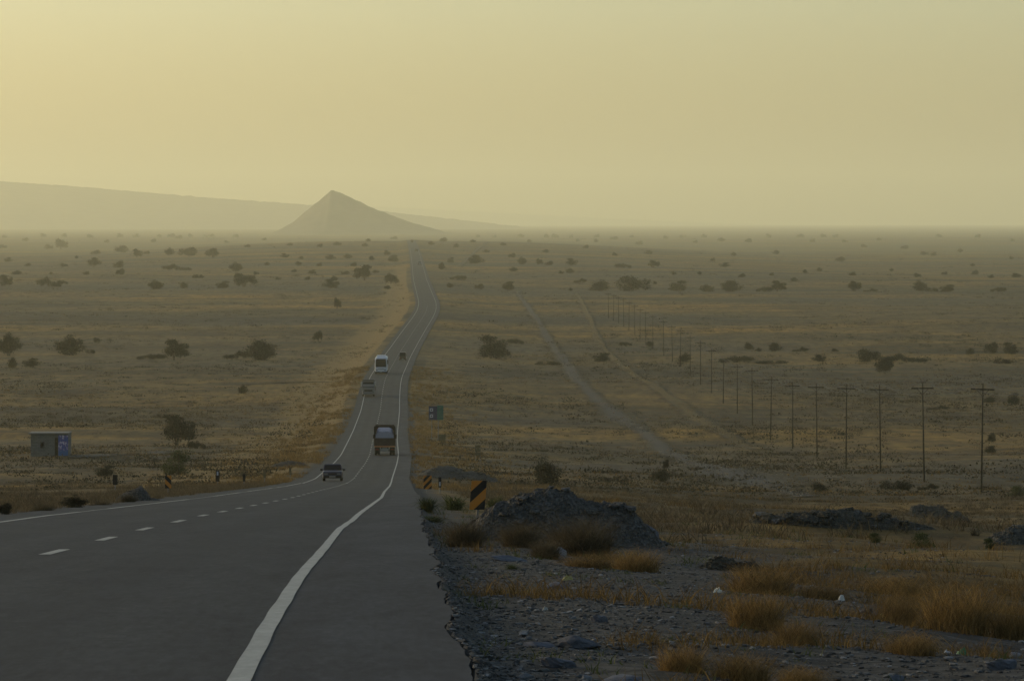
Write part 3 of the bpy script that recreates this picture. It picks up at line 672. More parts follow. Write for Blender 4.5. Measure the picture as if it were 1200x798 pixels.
def spot(px, py): X, d, z = ground_at(px, py); return X, d, float(hgt(X, d)), d/F
def stripes_board(mb, w, h, z0, y, n, slope, m_dark, m_light, lean=0):
    """front face of an upright board made of diagonal stripes (slope +1 rises to the right)"""
    # clip each stripe to the board rectangle
    def clip(poly, ax, val, keep_less):
        out = []
        for i in range(len(poly)):
            a, b = poly[i], poly[(i+1) % len(poly)]
            ia = (a[ax] <= val) == keep_less or a[ax] == val; ib = (b[ax] <= val) == keep_less or b[ax] == val
            if ia: out.append(a)
            if ia != ib:
                t_ = (val-a[ax])/(b[ax]-a[ax]); out.append(tuple(a[k]+(b[k]-a[k])*t_ for k in (0, 1)))
        return out
    pitch = (h+w)/n
    for i in range(-1, n+1):
        for j, m in ((0, m_dark), (1, m_light)):
            b0 = -w/2*abs(slope)+(i+j*.5)*pitch; b1 = b0+pitch*.5
            p = [(-w/2, b0-slope*w/2), (w/2, b0+slope*w/2), (w/2, b1+slope*w/2), (-w/2, b1-slope*w/2)]
            for ax, val, kl in ((1, 0, False), (1, h, True)): p = clip(p, ax, val, kl) if p else p
            if len(p) >= 3: mb.add([(a+lean*b, y, z0+b) for a, b in p], [list(range(len(p)))], m)
def chevron(px, pybase, wpx, ytop, ybot, label, slope, n, lean=0, yaw=0, group='striped warning boards by the road'):
    X, d, z, s = spot(px, pybase); w_ = wpx*s; zt = -(ytop-HY)*s; zb = -(ybot-HY)*s
    r = empty('warning_board', (X, d, z)); r.rotation_euler.z = yaw
    a = MB(); h = zt-zb; a.add([(-w_/2+0, .012, zb-z), (w_/2, .012, zb-z), (w_/2+lean*h, .012, zt-z), (-w_/2+lean*h, .012, zt-z), (-w_/2, .0, zb-z), (w_/2, .0, zb-z), (w_/2+lean*h, .0, zt-z), (-w_/2+lean*h, .0, zt-z)], [[3,2,1,0],[4,5,6,7],[0,1,5,4],[1,2,6,5],[2,3,7,6],[3,0,4,7]])
    a.build('board', M_post, r)
    f = MB(); stripes_board(f, w_, h, zb-z, -.003, n, slope, 0, 1, lean); f.build('stripes', [M_black, M_yellow], r)
    p = MB(); p.tube((0, .05, -.3), (lean*h*.6, .05, zt-z-.05), .03, .03, 8); p.build('post', M_post, r)
    return tag(r, label, 'road sign', group)
chevron(559, 604, 18, 563, 597, 'big yellow and black striped warning board standing beside the gravel heap', 1, 2, .08, -.12)
chevron(501, 578, 9.5, 557, 573, 'smaller striped warning board farther down the right verge of the road', 1, 3, 0, .1)
chevron(197, 579, 7.5, 557, 572, 'striped warning board on the left side of the road by a grey heap', -1, 2, 0, .25)
def plate_post(px, pybase, wpx, ytop, ybot, label, mat, rim=None, pale=None, group='dark delineator posts along the road', cat='marker post', nm='marker_post'):
    X, d, z, s = spot(px, pybase); w_ = wpx*s; zt = -(ytop-HY)*s-z; zb = -(ybot-HY)*s-z
    r = empty(nm, (X, d, z))
    p = MB(); p.tube((0, .03, -.3), (0, .03, zt-.03), .035, .032, 8); p.build('post', M_post if rim is None else M_black, r)
    b = MB(); b.box(-w_/2, w_/2, -.02, 0, zb, zt, 0, .004)
    if pale is not None: b.box(-w_*.22, w_*.22, -.024, -.0205, zb+(zt-zb)*pale[0], zb+(zt-zb)*pale[1], 1)
    b.build('plate', [mat, M_white], r)
    return tag(r, label, cat, group)
plate_post(135, 575, 5.5, 556, 568, 'dark board on a post left of the grey heap beyond the left verge', M_black)
plate_post(255, 571, 4.5, 551, 564, 'dark marker post with a pale patch, first one right of the left warning board', M_black, None, (.55, .9))
plate_post(286, 570, 3.2, 555, 564, 'dark marker post, second one right of the left warning board', M_black)
plate_post(310, 567, 3.2, 551, 560, 'dark marker post, third one right of the left warning board', M_back)
plate_post(340, 562, 2.6, 548, 556, 'thin marker post nearest the oncoming dark car on the left verge', M_back)
plate_post(515.5, 578, 3.4, 559, 571, 'dark marker post with a pale stripe right of the smaller striped board', M_black, None, (.15, .55))
# direction board
X, d, z, s = spot(511, 516); r = empty('direction_sign', (X, d, z)); zt = -(475-HY)*s-z; zb = -(492-HY)*s-z; w_ = 17*s
p = MB(); p.tube((.15*w_, .06, -.4), (.15*w_, .06, zt-.1), .06, .06, 8); p.tube((-.3*w_, .06, -.4), (-.3*w_, .06, zt-.1), .05, .05, 8); p.build('post', M_post, r)
b = MB(); b.box(-w_/2, w_*.08, -.03, 0, zb, zt-.10, 0, .01)
for zc in (.30, .72):
    c = zb+(zt-zb)*zc-.05; q = .22
    b.box(-.32*w_-q, -.32*w_+q*1.1, -.034, -.0305, c-q, c+q, 1); b.box(-.32*w_-q*.45, -.32*w_+q*.55, -.038, -.0345, c-q*.5, c+q*.4, 0)
b.build('service_panel', [M_blue, M_white], r)
b = MB(); b.box(w_*.082, w_/2, -.03, 0, zb, zt, 0, .01); b.build('green_panel', M_green, r)
tag(r, 'green and blue direction board with two white symbols right of the road', 'road sign')
X, d, z, s = spot(518, 528); r = empty('road_sign', (X, d, z)); zt = -(509-HY)*s-z; zb = -(516-HY)*s-z; w_ = 8.5*s
p = MB(); p.tube((-.3*w_, .05, -.3), (-.3*w_, .05, zt-.05), .03); p.build('post', M_back, r); p = MB(); p.tube((.3*w_, .05, -.3), (.3*w_, .05, zt-.05), .03); p.build('post', M_back, r)
b = MB(); b.box(-w_/2, w_/2, -.02, 0, zb, zt, 0, .006); b.build('panel', M_back, r)
tag(r, 'small brownish yellow board on two legs below the green direction board', 'road sign')
X, d, z, s = spot(560, 542); r = empty('road_sign', (X, d, z)); zt = -(521-HY)*s-z; zb = -(534-HY)*s-z; w_ = 6.5*s
for k in (-1, 1):
    p = MB(); p.tube((k*.4*w_, .05, -.3), (k*.4*w_, .05, zt-.03), .028); p.build('post', M_post, r)
for k in range(3):
    h = (zt-zb)/3; b = MB(); b.box(-w_/2, w_/2, -.02, 0, zb+k*h+.04, zb+(k+1)*h-.04, 0, .006); b.build('slat_panel', M_back, r)
tag(r, 'sign of three dull yellow panels on two legs, seen right of the striped boards', 'road sign')

# hut
def block_mat():
    t = NT('grey_blocks'); o = t.coord(); m = t.n('ShaderNodeMapping', inp={'Vector': o, 'Rotation': (math.pi/2, 0, 0)}).outputs[0]
    b = t.n('ShaderNodeTexBrick', inp={'Vector': m, 'Color1': (.085, .085, .080, 1), 'Color2': (.115, .113, .105, 1), 'Mortar': (.05, .05, .047, 1), 'Scale': 1.0, 'Mortar Size': .012, 'Brick Width': .42, 'Row Height': .2})
    n = t.noise(o, 1.4, 5, .65); return t.done(t.mix(t.mrange(n, .45, .75, 0, .5), b.outputs[0], (.06, .055, .04)), .9, 0, .2)
M_block = block_mat(); M_slab = paint('concrete_slab', (.12, .12, .11), .9, 0, .4, 2, .2); M_dark = paint('dark_inside', (.012, .012, .011), .9, 0, 0)
def mural_mat():
    t = NT('painted_poster'); o = t.coord(); n = t.noise(t.scale(o, (3.5, 1, 2.2)), 1.0, 3, .6)
    c = t.ramp(n, [(.36, (.022, .065, .20)), (.47, (.035, .055, .19)), (.54, (.12, .09, .20)), (.62, (.30, .31, .40))]); 
    sp = t.n('ShaderNodeSeparateXYZ', inp={0: o}).outputs[2]
    return t.done(t.mix(t.mrange(sp, .9, .55), c, (.020, .075, .19)), .7, 0, .3)
X, d, z, s = spot(59, 535); hut = empty('roadside_hut', (X, d, z)); W = 44*s; Hh = 26*s; Dp = 3.2; fx = lambda px: (px-59)*s
w_ = MB(); a0, a1 = -.15, .0; t_ = .2; L, Rr = fx(36), fx(80)
wx0, wx1, wz0, wz1 = fx(48), fx(51.5), Hh*.40, Hh*.62; dx0, dx1, dz = fx(64), fx(68), Hh*.84
for (x0, x1, z0, z1) in ((L, wx0, -.3, Hh), (wx0, wx1, -.3, wz0), (wx0, wx1, wz1, Hh), (wx1, dx0, -.3, Hh), (dx0, dx1, dz, Hh), (dx1, Rr, -.3, Hh)): w_.box(x0, x1, 0, t_, z0, z1)
w_.box(L, L+t_, t_, Dp, -.3, Hh); w_.box(Rr-t_, Rr, t_, Dp, -.3, Hh); w_.box(L+t_, Rr-t_, Dp-t_, Dp, -.3, Hh); w_.build('wall', M_block, hut)
rf = MB(); rf.box(L-.25, Rr+.05, -.25, Dp+.2, Hh, Hh+.16, 0, .02); rf.build('roof', M_slab, hut)
pn = MB(); pn.box(fx(68.4), Rr-.02, -.03, -.002, .1, Hh-.15, 0, .005); pn.build('poster_panel', mural_mat(), hut)
dr = MB(); dr.box(dx0+.03, dx1-.03, .35, .39, -.1, dz-.03); dr.build('door', M_woodp, hut)
wf = MB(); q = .05
wf.box(wx0-q, wx1+q, -.02, .05, wz0-q, wz0); wf.box(wx0-q, wx1+q, -.02, .05, wz1, wz1+q); wf.box(wx0-q, wx0, -.02, .05, wz0, wz1); wf.box(wx1, wx1+q, -.02, .05, wz0, wz1); wf.build('window_frame', M_woodp, hut)
tag(hut, 'small grey block hut with a flat roof and a blue poster on its front', 'hut')
X, d, z, s = spot(41, 536.5)
mb = MB(); mb.box(-.9, .9, -.25, .25, -.15, .28, 0, .05)

# power poles
poles = [(1150,449,577),(1083,449,565),(1032,451,553),(991.5,450,549),(957.5,449,536),(929,448,526),(903,441,516),(882,431,499),(864,427,485),(847.5,421,473),(834,409,461),(821,399,451),(809,393,441),(797,385,430),(788,381,424),(778,375,417),(765,369,409),(757,365,403),(750,361,398),(744,357,393),(737,353,388),(731,349,383),(725,347,379),(719,345,376),(713,343,373)]
PH = 10.0
pm = MB(); pm.tube((0, 0, -.6), (0, 0, PH), .10, .065, 10); me_pole = np_mesh('pole', pm.v, pm.f, M_woodp, None, True)
am = MB(); am.box(-1.15, 1.15, -.16, -.05, PH-.62, PH-.48, 0, .01); am.tube((-.62, -.1, PH-.56), (0, -.12, PH-1.2), .025); am.tube((.62, -.1, PH-.56), (0, -.12, PH-1.2), .025); me_arm = np_mesh('crossarm', am.v, am.f, M_woodp, None, False)
im = MB(); im.loft([[(r_*math.cos(t)*.001*60, r_*math.sin(t)*.001*60, zz) for t in np.arange(8)*math.pi/4] for r_, zz in ((.4, 0), (.4, .10), (1, .11), (.9, .16), (.5, .17), (.8, .19), (.6, .24), (.2, .26))]); me_ins = np_mesh('insulator', im.v, im.f, M_cer, None, True)
INS = [(-1.05, -.1, PH-.48), (1.05, -.1, PH-.48), (0, 0, PH)]
plabels = ['nearest and tallest power pole, first from the right edge of the photo', 'second power pole from the right edge, green scrub at its foot', 'third power pole from the right edge, level crossarm against the plain', 'fourth power pole from the right edge, leaning crossarm',
 'fifth power pole from the right edge of the photo', 'sixth power pole from the right edge, wide crossarm', 'seventh power pole from the right edge of the photo', 'eighth power pole from the right edge of the photo', 'ninth power pole from the right edge of the photo', 'tenth power pole from the right edge of the photo']
tops = []
for i, (px, yt, yb) in enumerate(poles):
    X, d, z, s = spot(px, yb); h = (yb-yt)*s
    # keep the line evenly built: all poles close to ten metres
    k = min(max(h/PH, .85), 1.18)
    r = empty('power_pole', (X, d, z)); yaw = -.30 + .1*math.sin(i*2.3); r.rotation_euler = (random.uniform(-.022, .022), random.uniform(-.022, .022), yaw); r.scale = (1, 1, k)
    mobj('pole', me_pole, r); mobj('crossarm', me_arm, r)
    for q in INS: mobj('insulator', me_ins, r, q)
    tag(r, plabels[i] if i < len(plabels) else 'faint distant power pole in the dense far end of the pole line', 'power pole', 'power poles in a line across the plain')
    M = Matrix.Translation((X, d, z)) @ Matrix.Rotation(yaw, 4, 'Z')
    tops.append([M @ Vector((q[0], q[1], q[2]*k+.24)) for q in INS])
M_wire = paint('wire', (.03, .03, .03), .6, .5, 0)
# the line runs on past the right edge of the photo to one more pole, where the wires end
first = [t_+(t_-u)*1.0 for t_, u in zip(tops[0], tops[1])]
xq, dq = first[2].x, first[2].y; zq = float(hgt(xq, dq))
r = empty('power_pole', (xq, dq, zq)); r.rotation_euler.z = -.3; mobj('pole', me_pole, r); mobj('crossarm', me_arm, r)
for q in INS: mobj('insulator', me_ins, r, q)
tag(r, 'power pole standing just outside the right edge of the photo', 'power pole', 'power poles in a line across the plain')
M = Matrix.Translation((xq, dq, zq)) @ Matrix.Rotation(-.3, 4, 'Z'); first = [M @ Vector((q[0], q[1], q[2]+.24)) for q in INS]
for c, wl in enumerate(('overhead wire strung on the left ends of the crossarms', 'overhead wire strung on the right ends of the crossarms', 'overhead wire strung along the very tops of the power poles')):
    mb = MB()
    pts = [first[c]]+[t_[c] for t_ in tops]
    for a, b in zip(pts[:-1], pts[1:]):
        n = 8; sag = .9 if (b-a).length < 90 else 1.6
        cur = [a.lerp(b, k/n)+Vector((0, 0, -4*sag*(k/n)*(1-k/n))) for k in range(n+1)]
        for p, q in zip(cur[:-1], cur[1:]): mb.tube(p, q, .015, .015, 4)
    tag(mb.build('overhead_wire', M_wire), wl, 'wire', 'wires on the power poles')

# ------------------------------------------------------------------ dirt tracks
def dirt_mat(name='pale_dirt', st=((.058, .054, .045), (.090, .084, .071), (.064, .053, .035))):
    t = NT(name); p = t.pos(); n = t.noise(p, .35, 6, .7); f = t.noise(p, 3, 5, .7); e = t.attr('edge')
    c = t.ramp(n, [(.3, st[0]), (.6, st[1]), (.8, st[2])])
    c = t.mix(t.mrange(t.math('ADD', e, t.math('MULTIPLY', t.math('SUBTRACT', n, .5), 1.6)), .20, .55), c, (.066, .053, .029))
    t.put(t.b.inputs['Alpha'], t.mrange(t.math('SUBTRACT', t.math('ADD', t.math('MULTIPLY', t.noise(p, .12, 6, .7), 1.5), t.math('MULTIPLY', n, .7)), t.math('MULTIPLY', e, .55)), .52, .92, 0, .70))
    t.bump(f, .4, .04); return t.done(t.mix(1.0, c, t.ramp(f, [(.3, (.8,)*3), (.7, (1.2,)*3)]), 'MULTIPLY'), .95, 0, .15)
M_dirt = dirt_mat()
M_strip = dirt_mat('golden_grass_strip', ((.10, .066, .022), (.15, .098, .032), (.11, .07, .025)))
def track(name, pts, mat=None):
    """pts: photo pixels (x, y, width in pixels) along the track"""
    P = [(*ground_at(x, y)[:2], w_) for x, y, w_ in pts]; P = np.array([(x, d, w_*d/F) for x, d, w_ in P])
    t_ = np.concatenate([[0], np.cumsum(np.hypot(np.diff(P[:,0]), np.diff(P[:,1])))]); n = int(max(60, t_[-1]/2.5)); tt = np.linspace(0, t_[-1], n)
    X = np.interp(tt, t_, P[:,0]); D = np.interp(tt, t_, P[:,1]); Wd = np.interp(tt, t_, P[:,2])
    for _ in range(int(n*.02)+3): X[1:-1] = (X[:-2]+2*X[1:-1]+X[2:])/4; D[1:-1] = (D[:-2]+2*D[1:-1]+D[2:])/4
    Wd = Wd*np.clip(.85+.6*noise2(tt/45, 3.3)+.25*noise2(tt/14, 1.3), .25, 1.5); u = np.linspace(-1, 1, 13)
    XX = X[:,None]+u[None]*Wd[:,None]/2; DD = np.repeat(D[:,None], 13, 1); ok = offs(XX, DD)
    ZZ = hgt(XX, DD)+.10*(1-np.abs(u[None])**4*2.0)+np.clip(DD/9000, 0, .2)
    E = np.repeat(np.abs(u)[None], n, 0)
    tag(mobj(name, np_mesh(name, np.stack([XX, DD, ZZ], -1).reshape(-1, 3), grid_faces(n, 13), mat or M_dirt, None, True, {'edge': E.ravel()})), kind='structure')
track('dirt_track', [(606,343,14),(622,365,18),(640,395,24),(655,415,26),(678,448,34),(712,478,44),(745,502,56),(772,522,60),(800,541,110),(850,556,150),(900,570,130),(945,583,80)])
track('grass_strip', [(676,345,10),(684,360,14),(698,392,16),(718,420,20),(742,441,26),(790,470,34),(836,502,44),(892,528,50)], M_strip)
track('dirt_track', [(538,313,9),(549,303,10),(560,292,8),(572,284,7)])
track('dirt_track', [(404,446,8),(372,448,14),(335,449,18),(280,452,16)])
track('dirt_path', [(80,537,60),(130,534,90),(190,530,90),(240,531,60)])
# ------------------------------------------------------------------ vehicles
M_tyre = paint('tyre', (.006, .006, .006), .95, 0, .15, 6, .2); M_rim = paint('rim', (.09, .09, .09), .4, .6, .3, 5)
M_glass = paint('dark_glass', (.004, .005, .010), .25, 0, .0, 2, .05); M_trim = paint('black_trim', (.006, .006, .007), .8, 0, .1, 4, .12)
M_lamp = paint('lamp_glass', (.10, .10, .10), .25, 0, .15, 4); M_red = paint('tail_lamp', (.12, .008, .006), .25, 0, .2, 4); M_plate = paint('plate', (.14, .14, .13), .5, 0, .3, 6)
def carpaint(name, c, rough=.28, dirt=.08, spec=.25): return paint(name, c, rough, 0, dirt, 2, spec)
def on_road(name, d, lane_off, facing, rz=0):
    """an Empty on the asphalt, heading along the lane; facing +1 away from the camera, -1 towards it"""
    x = float(xline(d))+lane_off; z = float(zroad(d)); e = max(3.0, .004*d)
    tan = Vector((float(xline(d+e)-xline(d-e)), 2*e, float(zroad(d+e)-zroad(d-e)))).normalized()*facing
    right = tan.cross(Vector((0, 0, 1))).normalized(); up = right.cross(tan)
    return empty(name, (x, d, z+.012), Matrix((right, tan, up)).transposed())
def ring8(y, hw, z0, z1, b=.07): return [(-hw+b, y, z0), (hw-b, y, z0), (hw, y, z0+b), (hw, y, z1-b), (hw-b, y, z1), (-hw+b, y, z1), (-hw, y, z1-b), (-hw, y, z0+b)]
def wheel(root, x, y, r, w, dual=False):
    t = MB(); n = 20
    prof = [(r*.6, -w/2), (r*.93, -w/2), (r, -w*.36), (r, w*.36), (r*.93, w/2), (r*.6, w/2)]
    t.loft([[(px_, q*math.cos(k*2*math.pi/n), q*math.sin(k*2*math.pi/n)) for k in range(n)] for q, px_ in prof], 0)
    o = t.build('wheel', M_tyre, root, True, (x, y, r)); 
    m = MB(); sx = 1 if x > 0 else -1
    m.loft([[(sx*(w/2+.004), q*math.cos(k*2*math.pi/n), q*math.sin(k*2*math.pi/n)) for k in range(n)] if q > .2*r else [(sx*(w/2-.03), q*math.cos(k*2*math.pi/n), q*math.sin(k*2*math.pi/n)) for k in range(n)] for q in (r*.58, r*.5, r*.18)], 0)
    m.build('rim', M_rim, o)
def car(name, d, lane, facing, col, label, cat, group=None, H=1.42, Wd=1.68, L=4.3, van=False, scale=1.0):
    r = on_road(name, d, lane, facing); r.scale = (scale,)*3
    hw = Wd/2; belt = .88 if not van else 1.0; y0, y1 = -L/2, L/2
    b = MB(); g = .24
    b.loft([ring8(y0, hw*.90, g+.10, belt-.16), ring8(y0+.10, hw*.97, g, belt-.03), ring8(y0+.9, hw, g, belt), ring8(y1-1.35, hw, g, belt), ring8(y1-.55, hw*.98, g, belt-.035), ring8(y1-.12, hw*.95, g, belt-.07), ring8(y1, hw*.91, g+.08, belt-.12)], 0)
    ry, fy = (y0+.06, y1-1.15) if van else (y0+.55, y1-1.30); rr, rf = (y0+.22, y1-1.75) if van else (y0+1.15, y1-2.0)
    tw = hw*.80
    b.loft([[(-hw*.93, ry, belt-.05), (hw*.93, ry, belt-.05), (hw*.93, fy, belt-.05), (-hw*.93, fy, belt-.05)], [(-tw-.03, rr-.02, H-.06), (tw+.03, rr-.02, H-.06), (tw+.03, rf+.02, H-.06), (-tw-.03, rf+.02, H-.06)], [(-tw+.06, rr+.08, H), (tw-.06, rr+.08, H), (tw-.06, rf-.08, H), (-tw+.06, rf-.08, H)]], 0)
    M = carpaint(name+'_paint', col, .3, .02, .22); b.build('body', M, r)
    def pane(nm, ya, za, yb, zb, wa, wb, off):
        m = MB(); n = Vector((0, zb-za, -(yb-ya))).normalized()*off
        m.add([(-wa, ya+n.y, za+n.z), (wa, ya+n.y, za+n.z), (wb, yb+n.y, zb+n.z), (-wb, yb+n.y, zb+n.z)], [[0,1,2,3]]); m.build(nm, M_glass, r)
    lerp = lambda a, c, t: a+(c-a)*t
    top = H-.06; bz = belt-.05
    pane('windscreen', lerp(fy, rf+.02, .10), lerp(bz, top, .10), lerp(fy, rf+.02, .93), lerp(bz, top, .93), hw*.86, tw*.94, .012)
    pane('rear_window', lerp(ry, rr-.02, .14), lerp(bz, top, .14), lerp(ry, rr-.02, .90), lerp(bz, top, .90), hw*.84, tw*.92, -.012)
    for sx in (-1, 1):
        m = MB(); xa, xb = sx*(lerp(hw*.93, tw+.03, .14)+.012), sx*(lerp(hw*.93, tw+.03, .88)+.012); za, zb = lerp(bz, top, .14), lerp(bz, top, .88)
        m.add([(xa, lerp(ry, rr, .14)+.18, za), (xa, lerp(fy, rf, .14)-.16, za), (xb, lerp(fy, rf, .88)-.10, zb), (xb, lerp(ry, rr, .88)+.10, zb)], [[0,1,2,3] if sx > 0 else [3,2,1,0]]); m.build('side_window', M_glass, r)
        m = MB(); m.loft([ring8(0, .02, -.03, .03, .012), ring8(.04, .11, -.075, .075, .04), ring8(.10, .10, -.065, .065, .04)]); m.build('mirror', M_trim, r, False, (sx*(hw+.10), fy-.45, belt+.06))
        m = MB(); m.loft([ring8(y1-.05, .17, -.075, .07, .03), ring8(y1+.0, .15, -.06, .055, .03)]); m.build('headlight', M_lamp, r, False, (sx*hw*.64, .01, .60))
        m = MB(); m.loft([ring8(y0+.06, .13, -.10, .10, .03), ring8(y0-.012, .12, -.09, .09, .03)]); m.build('tail_light', M_red, r, False, (sx*hw*.68, 0, .66))
        for wy in (y0+.85, y1-.85): wheel(r, sx*(hw-.11), wy, .30, .19)
    m = MB(); m.loft([ring8(y1-.06, hw*.92, .25, .47, .04), ring8(y1+.07, hw*.86, .28, .45, .05)]); m.build('front_bumper', M_trim, r)
    m = MB(); m.loft([ring8(y0+.10, hw*.94, .26, .48, .04), ring8(y0-.07, hw*.88, .29, .46, .05)][::1]); m.build('rear_bumper', M_trim, r)
    m = MB(); m.box(-hw*.42, hw*.42, y1-.04, y1+.006, .53, .66, 0, .015); m.build('grille', M_trim, r)
    m = MB(); m.box(-.26, .26, y1+.072, y1+.085, .32, .43, 0, .004); m.build('front_plate', M_plate, r)
    m = MB(); m.box(-.26, .26, y0-.085, y0-.072, .32, .43, 0, .004); m.build('rear_plate', M_plate, r)
    return tag(r, label, cat, group)
def d_at(y): return float(np.interp(y, _YS[::-1], _DS[::-1])) if _YS[0] > _YS[-1] else float(np.interp(y, _YS, _DS))
def lane_at(px, y):
    d = d_at(y); return d, (px-CX)*d/F-float(xline(d))
d, l = lane_at(390, 563.5); car('dark_car', d, l, -1, (.010, .012, .036), 'dark blue car coming towards the camera on the left lane', 'car')
d, l = lane_at(472, 422); car('small_van', d, l, 1, (.010, .011, .011), 'small dark van driving away on the right lane past the white bus', 'van', None, 2.0, 1.7, 4.2, True)
d, l = lane_at(484.6, 295.2); car('distant_car', d, -1.9, 1, (.03, .032, .035), 'tiny dark car far up the road, middle one of three distant cars', 'car', 'distant cars at the far end of the road', 1.7, 1.9, 4.4, True, 1.5)
d, l = lane_at(491.5, 310.5); car('distant_car', d, l, 1, (.22, .22, .21), 'tiny pale car far up the road, lowest of three distant cars', 'car', 'distant cars at the far end of the road', 1.5, 1.75, 4.4, False, 1.5)
d, l = lane_at(483, 284.6); car('distant_car', d, -3.2, -1, (.025, .025, .028), 'tiny dark car where the road meets the hill foot, topmost of three', 'car', 'distant cars at the far end of the road', 1.8, 1.9, 4.4, True, 1.7)

# dump truck driving away
d, l = lane_at(451, 532.5); r = on_road('dump_truck', d, l, 1)
M_bed = paint('truck_bed_brown', (.022, .010, .010), .7, 0, .15, 2, .2); M_frame = paint('bed_frame_black', (.006, .006, .007), .8, 0, .08, 2, .1); M_orange = paint('bumper_orange', (.26, .085, .022), .6, 0, .3, 3)
M_tarp = paint('load_tarpaulin', (.20, .20, .245), .75, 0, .15, 3, .3); M_cab = carpaint('truck_cab', (.10, .055, .03))
m = MB(); m.box(-.42, -.30, -4.2, 4.1, .72, .95); m.box(.30, .42, -4.2, 4.1, .72, .95)
for y in (-3.9, -1.5, 1.2, 3.6): m.box(-.298, .298, y-.06, y+.06, .75, .92)
m.build('chassis', M_trim, r)
y0, y1, zb, zt, hw = -4.1, 2.0, 1.35, 3.30, 1.22
m = MB(); m.box(-hw, hw, y0+.05, y1, zb-.36, zb, 0, .02)
for sx in (-1, 1):
    m.box(*sorted((sx*hw, sx*(hw-.07))), y0+.06, y1, zb+.002, zt)
    for k in range(7): yy = y0+.3+k*.9; m.box(*sorted((sx*(hw+.002), sx*(hw+.07))), yy, yy+.09, zb-.3, zt-.05)
m.box(-hw+.072, hw-.072, y1-.08, y1-.002, zb+.002, zt+.25); m.build('cargo_bed', M_bed, r)
m = MB(); m.box(-hw, hw, y0-.02, y0+.05, zb-.30, zb+.66, 0, .015)
for k in range(5): xx = -hw+.15+k*.52; m.box(xx, xx+.08, y0-.07, y0-.022, zb-.25, zb+.62)
m.build('tailgate', M_bed, r)
m = MB(); m.box(-hw-.05, -hw+.13, y0-.10, y0+.045, zb+.785, zt+.02); m.box(hw-.13, hw+.05, y0-.10, y0+.045, zb+.785, zt+.02); m.box(-hw-.05, hw+.05, y0-.10, y0+.045, zt+.022, zt+.18); m.box(-hw-.17, -hw-.055, y0-.08, y0+.1, zb+.70, zb+1.05, 0, .02); m.box(hw+.055, hw+.17, y0-.08, y0+.1, zb+.70, zb+1.05, 0, .02); m.build('rear_frame', M_frame, r)
rows = []
for i in range(13):
    y = y0+.06+i*(y1-.2-y0)/12; rows.append([(x, y+(.10*math.sin(x*3+i) if i else .0), zb+.72+(1.22*(1-(x/1.14)**4)**.5+.06*math.sin(x*7+i*1.3))*(.80+.2*math.sin(i*.7+1))*(.62+.38*min(1, i/3))) for x in np.linspace(-1.1, 1.1, 15)])
m = MB(); v = [p for q in rows for p in q]; m.add(v, [[i*15+j, i*15+j+1, (i+1)*15+j+1, (i+1)*15+j] for i in range(12) for j in range(14)]); m.add([(-1.1, y0+.058, zb+.70), (1.1, y0+.058, zb+.70)]+[(p[0], p[1], p[2]) for p in rows[0][::-1]], [list(range(17))]); m.build('load_cover', M_tarp, r, True)
m = MB(); m.loft([ring8(2.15, 1.2, .95, 2.75, .10), ring8(2.3, 1.22, .80, 2.95, .12), ring8(3.7, 1.22, .75, 2.95, .12), ring8(4.15, 1.18, .70, 2.2, .12), ring8(4.22, 1.12, .75, 1.9, .12)]); m.build('cab', M_cab, r)
m = MB(); m.add([(-1.05, 4.17, 2.22), (1.05, 4.17, 2.22), (1.0, 3.80, 2.82), (-1.0, 3.80, 2.82)], [[0,1,2,3]]); m.build('windscreen', M_glass, r)
m = MB(); m.box(-1.22, 1.22, y0-.12, y0-.02, zb-.40, zb-.22, 0, .02); m.build('rear_beam', M_orange, r)
m = MB(); m.box(-1.2, 1.2, y0-.10, y0+.02, .50, .62, 0, .02); m.build('rear_bumper', M_trim, r)
m = MB(); m.box(-.52, .42, y0-.14, y0-.105, .52, .80, 0, .01); m.build('rear_plate', M_plate, r)
m = MB(); m.box(-.50, .50, y0+.0, y0+.02, .64, .94); m.build('crossmember_panel', paint('dusty_panel', (.085, .085, .078), .8, 0, .3, 3), r)
for sx in (-1, 1):
    m = MB(); m.box(*sorted((sx*.62, sx*1.18)), -3.62, -3.60, .22, .93); m.build('mud_flap', M_trim, r)
    m = MB(); m.box(*sorted((sx*.72, sx*1.10)), y0-.13, y0-.10, .64, .78, 0, .01); m.build('tail_light', M_red, r)
    for y in (-3.0, -1.75): wheel(r, sx*1.06, y, .50, .30); wheel(r, sx*.72, y, .50, .28)
    wheel(r, sx*1.05, 3.05, .50, .29)
    m = MB(); m.box(*sorted((sx*1.24, sx*1.44)), 3.75, 3.84, 1.85, 2.35, 0, .03); m.build('mirror', M_trim, r)
tag(r, 'dump truck with brown tailgate and covered grey load driving away', 'truck')

# lorry coming towards the camera
d, l = lane_at(432, 463.3); r = on_road('lorry', d, l, -1)
M_lc = carpaint('lorry_cab', (.10, .105, .108), .5); M_lb = paint('lorry_box', (.020, .020, .020), .8, 0, .1, 2, .2)
hw = 1.20
m = MB(); m.loft([ring8(2.3, 1.18, .62, 2.62, .08), ring8(2.5, hw, .60, 2.85, .12), ring8(3.75, hw, .58, 2.85, .12), ring8(4.25, hw*.985, .55, 2.0, .12), ring8(4.33, hw*.96, .58, 1.55, .10)]); m.build('cab', M_lc, r)
m = MB(); m.add([(-1.10, 4.325, 1.74), (1.10, 4.325, 1.74), (1.03, 3.86, 2.74), (-1.03, 3.86, 2.74)], [[0,1,2,3]]); ws = m.build('windscreen', M_glass, r)
m = MB(); m.box(-1.05, 1.05, 3.62, 4.02, 2.86, 2.96, 0, .03); m.build('sun_visor', M_lc, r)
m = MB(); m.box(-.78, .78, 4.335, 4.36, .98, 1.28, 0, .01); m.build('grille', M_trim, r)
